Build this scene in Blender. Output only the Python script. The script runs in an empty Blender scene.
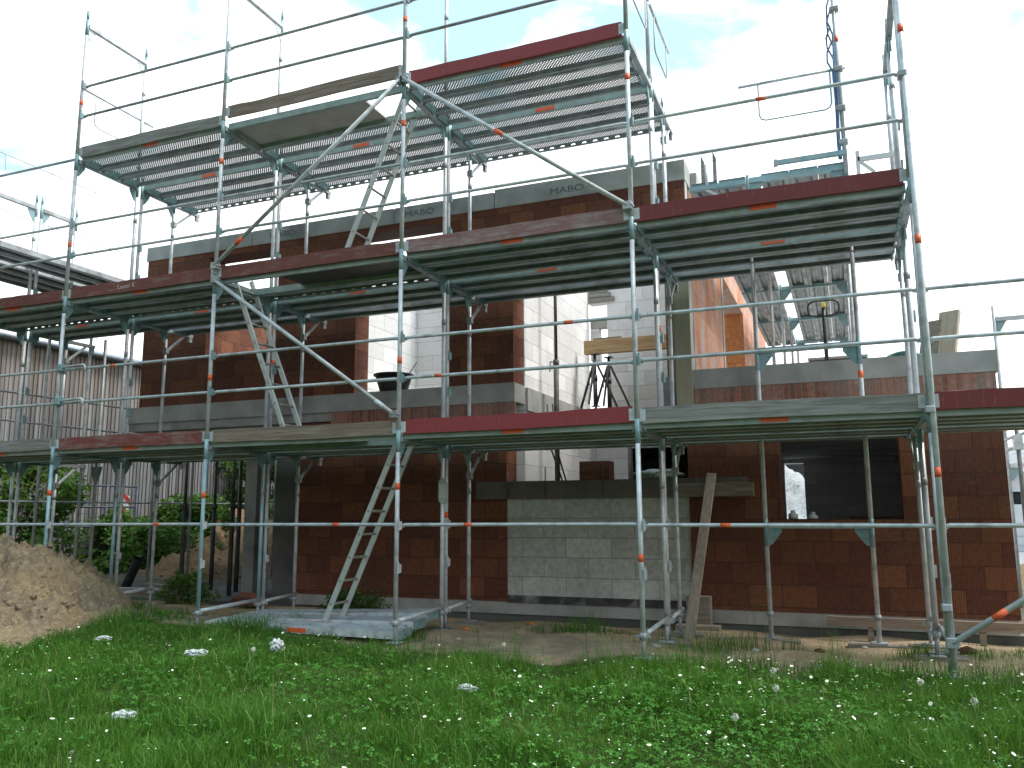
import bpy, bmesh, math, random
import numpy as np
from mathutils import Vector, Matrix
random.seed(7); RNG = np.random.default_rng(7)
SC = bpy.context.scene
COL = SC.collection
R = math.radians

# ------------------------------------------------------------------ materials
def new_mat(name):
    m = bpy.data.materials.new(name); m.use_nodes = True
    nt = m.node_tree
    return m, nt, nt.nodes['Principled BSDF'], nt.nodes['Material Output']
def N(nt, kind, **kw):
    n = nt.nodes.new(kind)
    for k, v in kw.items():
        if k in n.inputs.keys(): n.inputs[k].default_value = v
        else: setattr(n, k, v)
    return n
def L(nt, a, b): nt.links.new(a, b)
def ramp(nt, src, stops):
    r = nt.nodes.new('ShaderNodeValToRGB'); e = r.color_ramp.elements
    while len(e) < len(stops): e.new(.5)
    for i, (p, c) in enumerate(stops):
        e[i].position = p; e[i].color = (*c, 1) if len(c) == 3 else c
    L(nt, src, r.inputs[0]); return r.outputs[0]
def mixc(nt, fac, a, b, mode='MIX'):
    m = nt.nodes.new('ShaderNodeMix'); m.data_type = 'RGBA'; m.blend_type = mode
    for i, v in ((0, fac), (6, a), (7, b)):
        if hasattr(v, 'is_linked') or isinstance(v, bpy.types.NodeSocket): L(nt, v, m.inputs[i])
        else: m.inputs[i].default_value = v if i == 0 else (*v, 1)
    return m.outputs[2]
def coords(nt, scale=(1, 1, 1), loc=(0, 0, 0), kind='Object'):
    t = nt.nodes.new('ShaderNodeTexCoord'); mp = nt.nodes.new('ShaderNodeMapping')
    mp.inputs['Scale'].default_value = scale; mp.inputs['Location'].default_value = loc
    L(nt, t.outputs[kind], mp.inputs[0]); return mp.outputs[0]
def noise(nt, vec, scale, detail=4, rough=.55, dist=0):
    n = N(nt, 'ShaderNodeTexNoise', Scale=scale, Detail=detail, Roughness=rough, Distortion=dist)
    L(nt, vec, n.inputs['Vector']); return n.outputs[0]
def math_(nt, op, a, b=0.0, c=None):
    n = nt.nodes.new('ShaderNodeMath'); n.operation = op
    for i, v in enumerate((a, b, c)):
        if v is None: continue
        if isinstance(v, bpy.types.NodeSocket): L(nt, v, n.inputs[i])
        else: n.inputs[i].default_value = v
    return n.outputs[0]
def bump(nt, bs, h, strength=.4, dist=.01):
    b = N(nt, 'ShaderNodeBump', Strength=strength, Distance=dist); L(nt, h, b.inputs['Height']); L(nt, b.outputs[0], bs.inputs['Normal'])
def weather(m, lo=.60, hi=.70, c=(.50, .49, .46), scale=16, rust=(.20, .10, .05)):
    nt = m.node_tree; bs = nt.nodes['Principled BSDF']; old = bs.inputs['Base Color'].links[0].from_socket
    v = coords(nt, (1, 1, .45), kind='Object'); oi = nt.nodes.new('ShaderNodeObjectInfo'); va = N(nt, 'ShaderNodeVectorMath', operation='ADD'); L(nt, v, va.inputs[0]); L(nt, oi.outputs['Location'], va.inputs[1])
    c1 = mixc(nt, ramp(nt, noise(nt, va.outputs[0], scale, 6, .7), [(lo, (0, 0, 0)), (hi, (.9, .9, .9))]), old, c)
    c2 = mixc(nt, ramp(nt, noise(nt, va.outputs[0], scale * .45, 6, .7), [(.63, (0, 0, 0)), (.74, (.75, .75, .75))]), c1, rust)
    tone = nt.nodes.new('ShaderNodeMapRange'); L(nt, oi.outputs['Random'], tone.inputs[0]); tone.inputs[3].default_value = .82; tone.inputs[4].default_value = 1.1
    sc = N(nt, 'ShaderNodeVectorMath', operation='SCALE'); L(nt, c2, sc.inputs[0]); L(nt, tone.outputs[0], sc.inputs['Scale'])
    L(nt, sc.outputs[0], bs.inputs['Base Color'])
def obj_random(nt):
    return nt.nodes.new('ShaderNodeObjectInfo').outputs['Random']

def mottled(name, c1, c2, scale=6, rough=.8, metal=0, bmp=.2, bscale=40, detail=5, stretch=(1, 1, 1), c3=None, c3scale=2.0, lo=.35, hi=.65, spec=.5):
    m, nt, bs, out = new_mat(name)
    v = coords(nt, stretch)
    col = ramp(nt, noise(nt, v, scale, detail), [(lo, c1), (hi, c2)])
    if c3:
        f = ramp(nt, noise(nt, v, c3scale, 3), [(.52, (0, 0, 0)), (.68, (1, 1, 1))])
        col = mixc(nt, f, col, c3)
    L(nt, col, bs.inputs['Base Color'])
    bs.inputs['Roughness'].default_value = rough; bs.inputs['Metallic'].default_value = metal
    bs.inputs['Specular IOR Level'].default_value = spec
    if bmp: bump(nt, bs, noise(nt, v, bscale, 4), bmp, .006)
    return m

GALV = mottled('galvanised_steel', (.52, .545, .565), (.68, .71, .73), 9, .42, .2, .08, 60, c3=(.38, .39, .40), c3scale=5)
GALV_DULL = mottled('dull_galvanised_steel', (.33, .355, .37), (.47, .495, .51), 7, .55, .2, .1, 50, c3=(.25, .25, .24), c3scale=3)
TEAL = mottled('teal_painted_steel', (.17, .31, .325), (.28, .42, .435), 10, .5, .15, .08, 50, c3=(.30, .36, .37), c3scale=9)
TEAL_PALE = mottled('pale_teal_steel', (.26, .44, .49), (.38, .54, .58), 8, .45, .25, .08, 50, c3=(.42, .50, .52), c3scale=7)
GREEN_ALU = mottled('greenish_deck_edge', (.25, .32, .29), (.36, .43, .40), 8, .5, .3, .08, 50)
weather(GALV); weather(GALV_DULL, rust=(.16, .11, .08)); weather(TEAL, c=(.36, .38, .37)); weather(TEAL_PALE)
ORANGE = mottled('orange_marker_paint', (.75, .10, .03), (.85, .16, .05), 20, .5, 0, 0)
DARKSTEEL = mottled('dark_prop_steel', (.05, .052, .05), (.10, .10, .095), 8, .6, .3, .1)
BLACKPLASTIC = mottled('black_plastic', (.015, .015, .018), (.03, .03, .034), 8, .4, 0, .05)
ALU = mottled('ladder_aluminium', (.50, .52, .50), (.64, .66, .63), 8, .4, .4, .05)
RUNG = mottled('ladder_rung_steel', (.26, .24, .21), (.38, .35, .31), 12, .5, .3, .05)

def wood(name, c1, c2, c3=None, lo=.4, hi=.65, rough=.85, axis=0, paint=None, plo=.45, phi=.6):
    m, nt, bs, out = new_mat(name)
    st = [14, 14, 14]; st[axis] = .9
    v = coords(nt, tuple(st))
    oi = nt.nodes.new('ShaderNodeObjectInfo')
    va = N(nt, 'ShaderNodeVectorMath', operation='ADD'); L(nt, v, va.inputs[0])
    cmb = nt.nodes.new('ShaderNodeCombineXYZ'); L(nt, math_(nt, 'MULTIPLY', oi.outputs['Random'], 60), cmb.inputs[0]); L(nt, math_(nt, 'MULTIPLY', oi.outputs['Random'], 37), cmb.inputs[2])
    L(nt, cmb.outputs[0], va.inputs[1]); v2 = va.outputs[0]
    g = noise(nt, v2, 2.2, 6, .65, .6)
    col = ramp(nt, g, [(lo, c1), (hi, c2)])
    if paint:
        st2 = [5, 5, 5]; st2[axis] = 1.6
        w = noise(nt, coords(nt, tuple(st2)), 2.6, 7, .68)
        sc = noise(nt, coords(nt, (9, 9, 34) if axis == 0 else (34, 9, 9)), 3.0, 5, .7)
        w2 = math_(nt, 'ADD', math_(nt, 'MULTIPLY', w, .6), math_(nt, 'ADD', math_(nt, 'MULTIPLY', g, .2), math_(nt, 'MULTIPLY', sc, .2)))
        paint = mixc(nt, ramp(nt, noise(nt, coords(nt, (26, 5, 3)), 2.0, 3), [(.62, (0, 0, 0)), (.74, (.5, .5, .5))]), paint, tuple(min(.6, x + .16) for x in paint))
        col = mixc(nt, ramp(nt, w2, [(plo, (0, 0, 0)), (phi, (1, 1, 1))]), paint, col)
    L(nt, col, bs.inputs['Base Color']); bs.inputs['Roughness'].default_value = rough
    bump(nt, bs, g, .35, .004)
    return m
W_GREY = wood('weathered_grey_wood', (.20, .19, .175), (.36, .345, .32))
W_BROWN = wood('raw_brown_wood', (.20, .145, .11), (.33, .26, .21))
W_RED = wood('red_painted_wood', (.22, .10, .09), (.30, .15, .13), paint=(.31, .045, .05), plo=.60, phi=.72, rough=.55)
W_REDWORN = wood('worn_red_wood', (.26, .17, .15), (.37, .30, .27), paint=(.21, .055, .045), plo=.46, phi=.66)
W_BROWNRED = wood('brown_red_wood', (.24, .15, .13), (.33, .22, .19), paint=(.19, .06, .05), plo=.5, phi=.68)
W_PINK = wood('pinkish_worn_wood', (.30, .22, .21), (.44, .37, .36), paint=(.27, .12, .12), plo=.42, phi=.62)
W_DARKRED = wood('dark_red_wood', (.20, .07, .065), (.26, .10, .09), paint=(.20, .03, .03), plo=.58, phi=.76, rough=.55)
W_PINE = wood('pine_timber', (.42, .27, .13), (.58, .42, .24))
W_FORM = wood('yellow_green_formwork_board', (.30, .28, .19), (.40, .37, .27), axis=2, lo=.3, hi=.7)
W_OLD = wood('old_board', (.18, .15, .12), (.30, .26, .22))
W_POST = wood('grey_leaning_board', (.24, .20, .16), (.36, .31, .26), axis=2)
PLY = mottled('plywood_panel', (.42, .36, .34), (.52, .455, .43), 3, .75, 0, .1, 30)
PLY_DARK = mottled('brown_film_plywood', (.055, .045, .04), (.09, .075, .065), 3, .5, 0, .08, 30)

def axis_uv(nt, zoff=0.0, uoff=0.0):
    """u along the wall (x on walls that face y, y on walls that face x), v up"""
    t = nt.nodes.new('ShaderNodeTexCoord')
    s = nt.nodes.new('ShaderNodeSeparateXYZ'); L(nt, t.outputs['Object'], s.inputs[0])
    n = nt.nodes.new('ShaderNodeSeparateXYZ'); L(nt, t.outputs['Normal'], n.inputs[0])
    sel = math_(nt, 'GREATER_THAN', math_(nt, 'ABSOLUTE', n.outputs[0]), .5)
    mx = nt.nodes.new('ShaderNodeMix'); L(nt, sel, mx.inputs[0]); L(nt, s.outputs[0], mx.inputs[2]); L(nt, s.outputs[1], mx.inputs[3])
    c = nt.nodes.new('ShaderNodeCombineXYZ')
    L(nt, math_(nt, 'ADD', mx.outputs[0], uoff + 50), c.inputs[0]); L(nt, math_(nt, 'ADD', s.outputs[2], zoff + 50), c.inputs[1])
    return c.outputs[0], mx.outputs[0], s.outputs[2], t.outputs['Object']

def brick(name, ca, cb, cm, bw=.5, bh=.25, mortar=.004, stain=(.12, .05, .035), ridges=True, zoff=0, tone=1.0, pale_streak=None):
    m, nt, bs, out = new_mat(name)
    uv, u, z, ob = axis_uv(nt, zoff)
    b = N(nt, 'ShaderNodeTexBrick', Scale=1.0, offset=.5)
    b.inputs['Brick Width'].default_value = bw; b.inputs['Row Height'].default_value = bh
    b.inputs['Mortar Size'].default_value = mortar; b.inputs['Mortar Smooth'].default_value = .3; b.inputs['Bias'].default_value = 0
    b.inputs['Color1'].default_value = (0, 0, 0, 1); b.inputs['Color2'].default_value = (1, 1, 1, 1); b.inputs['Mortar'].default_value = (.5, .5, .5, 1)
    L(nt, uv, b.inputs['Vector'])
    tint = ramp(nt, b.outputs[0], [(0, ca), (.45, tuple((x + y) / 2 * .93 for x, y in zip(ca, cb))), (.75, cb), (1, tuple(x * 1.12 for x in cb))])
    col = mixc(nt, ramp(nt, noise(nt, ob, 1.3, 5), [(.45, (0, 0, 0)), (.75, (.8, .8, .8))]), tint, stain)
    col = mixc(nt, ramp(nt, noise(nt, ob, 22, 4), [(.3, (.82, .82, .82)), (.7, (1.12, 1.12, 1.12))]), (0, 0, 0), col) if False else mixc(nt, .35, col, ramp(nt, noise(nt, ob, 18, 5), [(.3, (.25, .25, .25)), (.7, (.85, .85, .85))]), 'OVERLAY')
    sm = noise(nt, coords(nt, (1.0, 1.0, 3.2)), 3.4, 7, .7)
    col = mixc(nt, ramp(nt, sm, [(.60, (0, 0, 0)), (.74, (.55, .55, .55))]), col, tuple(min(.5, x * 1.5 + .06) for x in cb))
    if pale_streak:
        st = N(nt, 'ShaderNodeTexNoise', Scale=1.0, Detail=6, Roughness=.65); mp = coords(nt, (2.2, 2.2, .8)); L(nt, mp, st.inputs[0])
        col = mixc(nt, ramp(nt, st.outputs[0], [(.42, (0, 0, 0)), (.64, (.85, .85, .85))]), col, pale_streak)
    col = mixc(nt, b.outputs['Fac'], col, cm)
    L(nt, col, bs.inputs['Base Color']); bs.inputs['Roughness'].default_value = .88; bs.inputs['Specular IOR Level'].default_value = .25
    h = math_(nt, 'MULTIPLY', b.outputs['Fac'], -1.0)
    if ridges:
        w = math_(nt, 'SINE', math_(nt, 'MULTIPLY', u, 2 * math.pi / .022))
        h = math_(nt, 'ADD', h, math_(nt, 'MULTIPLY', w, .16))
    h = math_(nt, 'ADD', h, math_(nt, 'MULTIPLY', noise(nt, ob, 30, 3), .3))
    bump(nt, bs, h, .8, .012)
    return m
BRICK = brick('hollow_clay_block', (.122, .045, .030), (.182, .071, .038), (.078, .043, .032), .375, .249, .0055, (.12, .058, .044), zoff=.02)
BRICK_SUNLIT = brick('sunlit_clay_block', (.48, .17, .085), (.60, .27, .14), (.46, .36, .30), .5, .249, .007, (.38, .17, .11), zoff=.02, pale_streak=(.48, .40, .37))  # paler copy of the clay block, sunlight put into its colour
BRICK_ORANGE = brick('fresh_orange_block', (.50, .17, .06), (.58, .22, .08), (.40, .16, .07), .12, .249, .006, (.45, .15, .06), zoff=.02)
BRICK_EDGE = brick('upright_clay_tiles', (.22, .085, .06), (.36, .14, .09), (.23, .21, .19), .07, .6, .01, (.30, .27, .25), zoff=.1, ridges=False)
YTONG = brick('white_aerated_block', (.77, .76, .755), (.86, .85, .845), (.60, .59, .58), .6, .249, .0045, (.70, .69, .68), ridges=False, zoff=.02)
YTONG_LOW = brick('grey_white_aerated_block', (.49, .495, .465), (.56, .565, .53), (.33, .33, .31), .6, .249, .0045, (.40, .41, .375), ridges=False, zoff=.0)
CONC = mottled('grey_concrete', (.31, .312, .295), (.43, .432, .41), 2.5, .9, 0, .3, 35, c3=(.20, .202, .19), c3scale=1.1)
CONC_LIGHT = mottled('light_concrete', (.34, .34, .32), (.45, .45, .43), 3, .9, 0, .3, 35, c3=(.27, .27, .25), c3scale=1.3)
CONC_DARK = mottled('dark_concrete', (.085, .085, .082), (.14, .14, .135), 2, .9, 0, .35, 30)  # darker mottled concrete tone
BITUMEN = mottled('black_sealing_strip', (.03, .03, .03), (.08, .08, .078), 9, .7, 0, .5, 30, c3=(.28, .28, .27), c3scale=3)
INK = mottled('faded_print', (.11, .115, .12), (.15, .155, .16), 20, .9, 0, 0)
CHALK = mottled('chalk', (.50, .42, .40), (.62, .54, .52), 30, .9, 0, 0)
WHITEP = mottled('white_plastic_film', (.34, .36, .37), (.66, .68, .70), 30, .35, 0, .6, 60, c3=(.20, .22, .26), c3scale=22)
BLUEP = mottled('blue_strap', (.06, .13, .24), (.12, .23, .36), 14, .6, 0, .1)
REDP = mottled('red_plastic', (.55, .05, .03), (.65, .09, .05), 8, .5, 0, .05)
ORANGEP = mottled('orange_plastic', (.62, .12, .04), (.72, .18, .06), 8, .5, 0, .05)
YELLOWP = mottled('yellow_button', (.75, .65, .12), (.8, .7, .16), 8, .5, 0, 0)
TEAL_DARK = mottled('dark_teal_cloth', (.03, .12, .11), (.06, .20, .18), 8, .7, 0, .2)
WHITE = mottled('white_paint', (.66, .67, .68), (.76, .77, .78), 2, .7, 0, .1)
DARKPANE = mottled('dark_window', (.02, .022, .025), (.04, .042, .045), 2, .2, 0, 0)
ROOFGREY = mottled('grey_corrugated_roof', (.22, .23, .24), (.32, .33, .34), 6, .6, .2, .2)
PAPER = mottled('tag_sleeve', (.36, .43, .38), (.50, .56, .50), 14, .3, 0, .1, c3=(.26, .33, .28), c3scale=16)
BARNEDGE = mottled('zinc_gutter', (.24, .28, .33), (.36, .40, .45), 5, .45, .4, .05)

def soil(name, c1, c2, c3, scale=2.0, bmp=.9):
    m, nt, bs, out = new_mat(name)
    v = coords(nt)
    a = noise(nt, v, scale, 8, .68)
    b = noise(nt, v, scale * 9, 6, .65)
    col = mixc(nt, ramp(nt, a, [(.38, (0, 0, 0)), (.62, (1, 1, 1))]), c1, c2)
    col = mixc(nt, ramp(nt, b, [(.50, (0, 0, 0)), (.72, (1, 1, 1))]), col, c3)
    L(nt, col, bs.inputs['Base Color']); bs.inputs['Roughness'].default_value = .95; bs.inputs['Specular IOR Level'].default_value = .15
    h = math_(nt, 'ADD', math_(nt, 'MULTIPLY', b, 1), math_(nt, 'MULTIPLY', noise(nt, v, scale * 40, 4, .7), .5))
    bump(nt, bs, h, bmp, .03)
    return m
SOIL_HEAP = soil('yellowish_sandy_soil', (.29, .215, .125), (.175, .14, .10), (.36, .305, .225), 2.2, 1.0)
SOIL_BROWN = soil('brown_loam', (.20, .125, .07), (.14, .095, .06), (.27, .19, .12), 1.5)

def ground_mat():
    m, nt, bs, out = new_mat('lawn_and_sandy_soil')
    v = coords(nt)
    s = nt.nodes.new('ShaderNodeSeparateXYZ'); L(nt, v, s.inputs[0])
    w = noise(nt, v, .9, 4)
    edge = math_(nt, 'ADD', s.outputs[1], math_(nt, 'MULTIPLY', math_(nt, 'SUBTRACT', w, .5), 2.2))
    sandy = ramp(nt, math_(nt, 'MULTIPLY_ADD', edge, .25, .5), [(.44, (0, 0, 0)), (.54, (1, 1, 1))])
    grass = ramp(nt, noise(nt, v, 5, 5), [(.35, (.025, .045, .012)), (.7, (.055, .085, .02))])
    sand = mixc(nt, ramp(nt, noise(nt, v, 3.1, 7, .7), [(.4, (0, 0, 0)), (.6, (1, 1, 1))]), (.50, .38, .25), (.34, .255, .17))
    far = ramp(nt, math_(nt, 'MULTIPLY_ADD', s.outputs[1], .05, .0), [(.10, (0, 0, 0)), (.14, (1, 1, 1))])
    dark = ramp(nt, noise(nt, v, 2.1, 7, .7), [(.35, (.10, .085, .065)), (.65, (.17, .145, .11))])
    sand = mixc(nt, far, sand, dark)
    back = ramp(nt, math_(nt, 'MULTIPLY_ADD', s.outputs[1], .02, .0), [(.44, (0, 0, 0)), (.5, (1, 1, 1))])
    gravel = ramp(nt, noise(nt, v, 14, 5, .7), [(.35, (.24, .245, .25)), (.65, (.44, .445, .45))])
    col = mixc(nt, sandy, grass, sand)
    col = mixc(nt, ramp(nt, math_(nt, 'MULTIPLY_ADD', s.outputs[1], .05, .0), [(.58, (0, 0, 0)), (.62, (1, 1, 1))]), col, gravel)
    L(nt, col, bs.inputs['Base Color']); bs.inputs['Roughness'].default_value = .95; bs.inputs['Specular IOR Level'].default_value = .1
    bump(nt, bs, math_(nt, 'ADD', noise(nt, v, 14, 6, .7), noise(nt, v, 60, 3, .7)), .8, .03)
    return m
GROUND = ground_mat()

def leafy(name, stops, scale=7, trans=.35):
    m, nt, bs, out = new_mat(name)
    g = nt.nodes.new('ShaderNodeNewGeometry')
    r = math_(nt, 'FRACT', math_(nt, 'ADD', g.outputs['Random Per Island'], 0))
    v = coords(nt)
    f = math_(nt, 'ADD', math_(nt, 'MULTIPLY', r, .5), math_(nt, 'MULTIPLY', math_(nt, 'ADD', noise(nt, v, scale, 5, .65), math_(nt, 'MULTIPLY', math_(nt, 'SUBTRACT', noise(nt, v, scale * .35, 3), .5), .9)), .55))
    col = ramp(nt, f, stops)
    L(nt, col, bs.inputs['Base Color']); bs.inputs['Roughness'].default_value = .6; bs.inputs['Specular IOR Level'].default_value = .25
    tr = nt.nodes.new('ShaderNodeBsdfTranslucent'); L(nt, mixc(nt, .5, col, (.16, .30, .03)), tr.inputs[0])
    mx = nt.nodes.new('ShaderNodeMixShader'); mx.inputs[0].default_value = trans
    L(nt, bs.outputs[0], mx.inputs[1]); L(nt, tr.outputs[0], mx.inputs[2]); L(nt, mx.outputs[0], out.inputs[0])
    return m
GRASS = leafy('grass_blade', [(.2, (.034, .100, .011)), (.5, (.062, .170, .019)), (.82, (.115, .24, .036)), (.98, (.28, .27, .11))], 1.3)
CLOVER = leafy('clover_leaf', [(.2, (.032, .115, .013)), (.55, (.055, .185, .022)), (.9, (.09, .24, .038))], 2.0)
LEAF = leafy('shrub_leaf', [(.2, (.032, .080, .016)), (.55, (.060, .135, .026)), (.9, (.12, .20, .05))], 1.6)
PETAL = mottled('white_petal', (.72, .73, .60), (.84, .84, .76), 20, .6, 0, 0)
FLOWER_EYE = mottled('yellow_flower_eye', (.55, .45, .05), (.65, .52, .08), 20, .6, 0, 0)
STEM = mottled('green_stem', (.06, .12, .03), (.09, .16, .04), 20, .6, 0, 0)
FUZZ, _nt, _bs, _out = new_mat('seed_fuzz'); _bs.inputs['Base Color'].default_value = (.52, .54, .47, 1); _bs.inputs['Roughness'].default_value = .9
_tr = _nt.nodes.new('ShaderNodeBsdfTransparent'); _mx = _nt.nodes.new('ShaderNodeMixShader'); _mx.inputs[0].default_value = .62
L(_nt, _bs.outputs[0], _mx.inputs[1]); L(_nt, _tr.outputs[0], _mx.inputs[2]); L(_nt, _mx.outputs[0], _out.inputs[0])
BARK = mottled('bark', (.09, .07, .05), (.15, .12, .09), 14, .9, 0, .4)

def perforated(name, base, ax=0, kind='dots'):
    """steel sheet with real holes (transparent where the punch went through)"""
    m, nt, bs, out = new_mat(name)
    t = nt.nodes.new('ShaderNodeTexCoord'); s = nt.nodes.new('ShaderNodeSeparateXYZ'); L(nt, t.outputs['Object'], s.inputs[0])
    if kind == 'dots':
        def cell(c, p): return math_(nt, 'SUBTRACT', math_(nt, 'FRACT', math_(nt, 'DIVIDE', c, p)), .5)
        row = math_(nt, 'FLOOR', math_(nt, 'DIVIDE', s.outputs[1], .022))
        sh = math_(nt, 'MULTIPLY', math_(nt, 'MODULO', row, 2.0), .018)
        a = math_(nt, 'MULTIPLY', cell(math_(nt, 'ADD', s.outputs[0], sh), .036), 1.64); b = cell(s.outputs[1], .022)
        d = math_(nt, 'SQRT', math_(nt, 'ADD', math_(nt, 'MULTIPLY', a, a), math_(nt, 'MULTIPLY', b, b)))
        hole = math_(nt, 'LESS_THAN', d, .30)
    else:
        u = math_(nt, 'SUBTRACT', math_(nt, 'FRACT', math_(nt, 'DIVIDE', s.outputs[0], .15)), .5)
        v = math_(nt, 'ADD', s.outputs[2], .042)
        a = math_(nt, 'MULTIPLY', u, .15 / .030); b = math_(nt, 'DIVIDE', v, .013)
        d = math_(nt, 'ADD', math_(nt, 'POWER', math_(nt, 'ABSOLUTE', a), 3), math_(nt, 'MULTIPLY', b, b))
        hole = math_(nt, 'LESS_THAN', d, 1.0)
    v = coords(nt)
    col = ramp(nt, noise(nt, v, 6, 5), [(.35, base), (.65, tuple(x * 1.4 for x in base))])
    L(nt, col, bs.inputs['Base Color']); bs.inputs['Roughness'].default_value = .55; bs.inputs['Metallic'].default_value = .3
    tr = nt.nodes.new('ShaderNodeBsdfTransparent'); mx = nt.nodes.new('ShaderNodeMixShader')
    L(nt, hole, mx.inputs[0]); L(nt, bs.outputs[0], mx.inputs[1]); L(nt, tr.outputs[0], mx.inputs[2]); L(nt, mx.outputs[0], out.inputs[0])
    return m
PERF = perforated('perforated_deck_sheet', (.22, .225, .225))
SLOT = perforated('slotted_deck_flange', (.30, .34, .33), kind='slots')

def barn_mat():
    m, nt, bs, out = new_mat('weathered_barn_boards')
    t = nt.nodes.new('ShaderNodeTexCoord'); s = nt.nodes.new('ShaderNodeSeparateXYZ'); L(nt, t.outputs['Object'], s.inputs[0])
    wn = nt.nodes.new('ShaderNodeTexWhiteNoise'); wn.noise_dimensions = '1D'; L(nt, math_(nt, 'FLOOR', math_(nt, 'DIVIDE', s.outputs[1], .11)), wn.inputs['W'])
    v = coords(nt, (8, 8, .8)); g = noise(nt, v, 2, 6, .65)
    f = math_(nt, 'ADD', math_(nt, 'MULTIPLY', wn.outputs[0], .45), math_(nt, 'MULTIPLY', g, .6))
    col = ramp(nt, f, [(.2, (.06, .056, .056)), (.5, (.14, .134, .134)), (.8, (.255, .247, .247))])
    st = ramp(nt, math_(nt, 'ADD', math_(nt, 'MULTIPLY_ADD', s.outputs[2], .16, 0), math_(nt, 'MULTIPLY', g, .25)), [(.62, (0, 0, 0)), (1.0, (.75, .75, .75))])
    col = mixc(nt, st, col, (.23, .185, .15))
    L(nt, col, bs.inputs['Base Color']); bs.inputs['Roughness'].default_value = .9
    bump(nt, bs, g, .4, .006)
    return m
BARN = barn_mat()
def stripe_mat():
    m, nt, bs, out = new_mat('red_white_warning_stripes')
    t = nt.nodes.new('ShaderNodeTexCoord'); s = nt.nodes.new('ShaderNodeSeparateXYZ'); L(nt, t.outputs['Object'], s.inputs[0])
    k = math_(nt, 'LESS_THAN', math_(nt, 'FRACT', math_(nt, 'DIVIDE', math_(nt, 'ADD', s.outputs[1], math_(nt, 'ADD', s.outputs[2], 5.06)), .34)), .5)
    L(nt, mixc(nt, k, (.62, .62, .6), (.5, .04, .03)), bs.inputs['Base Color']); bs.inputs['Roughness'].default_value = .5
    return m
STRIPES = stripe_mat()

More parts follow.
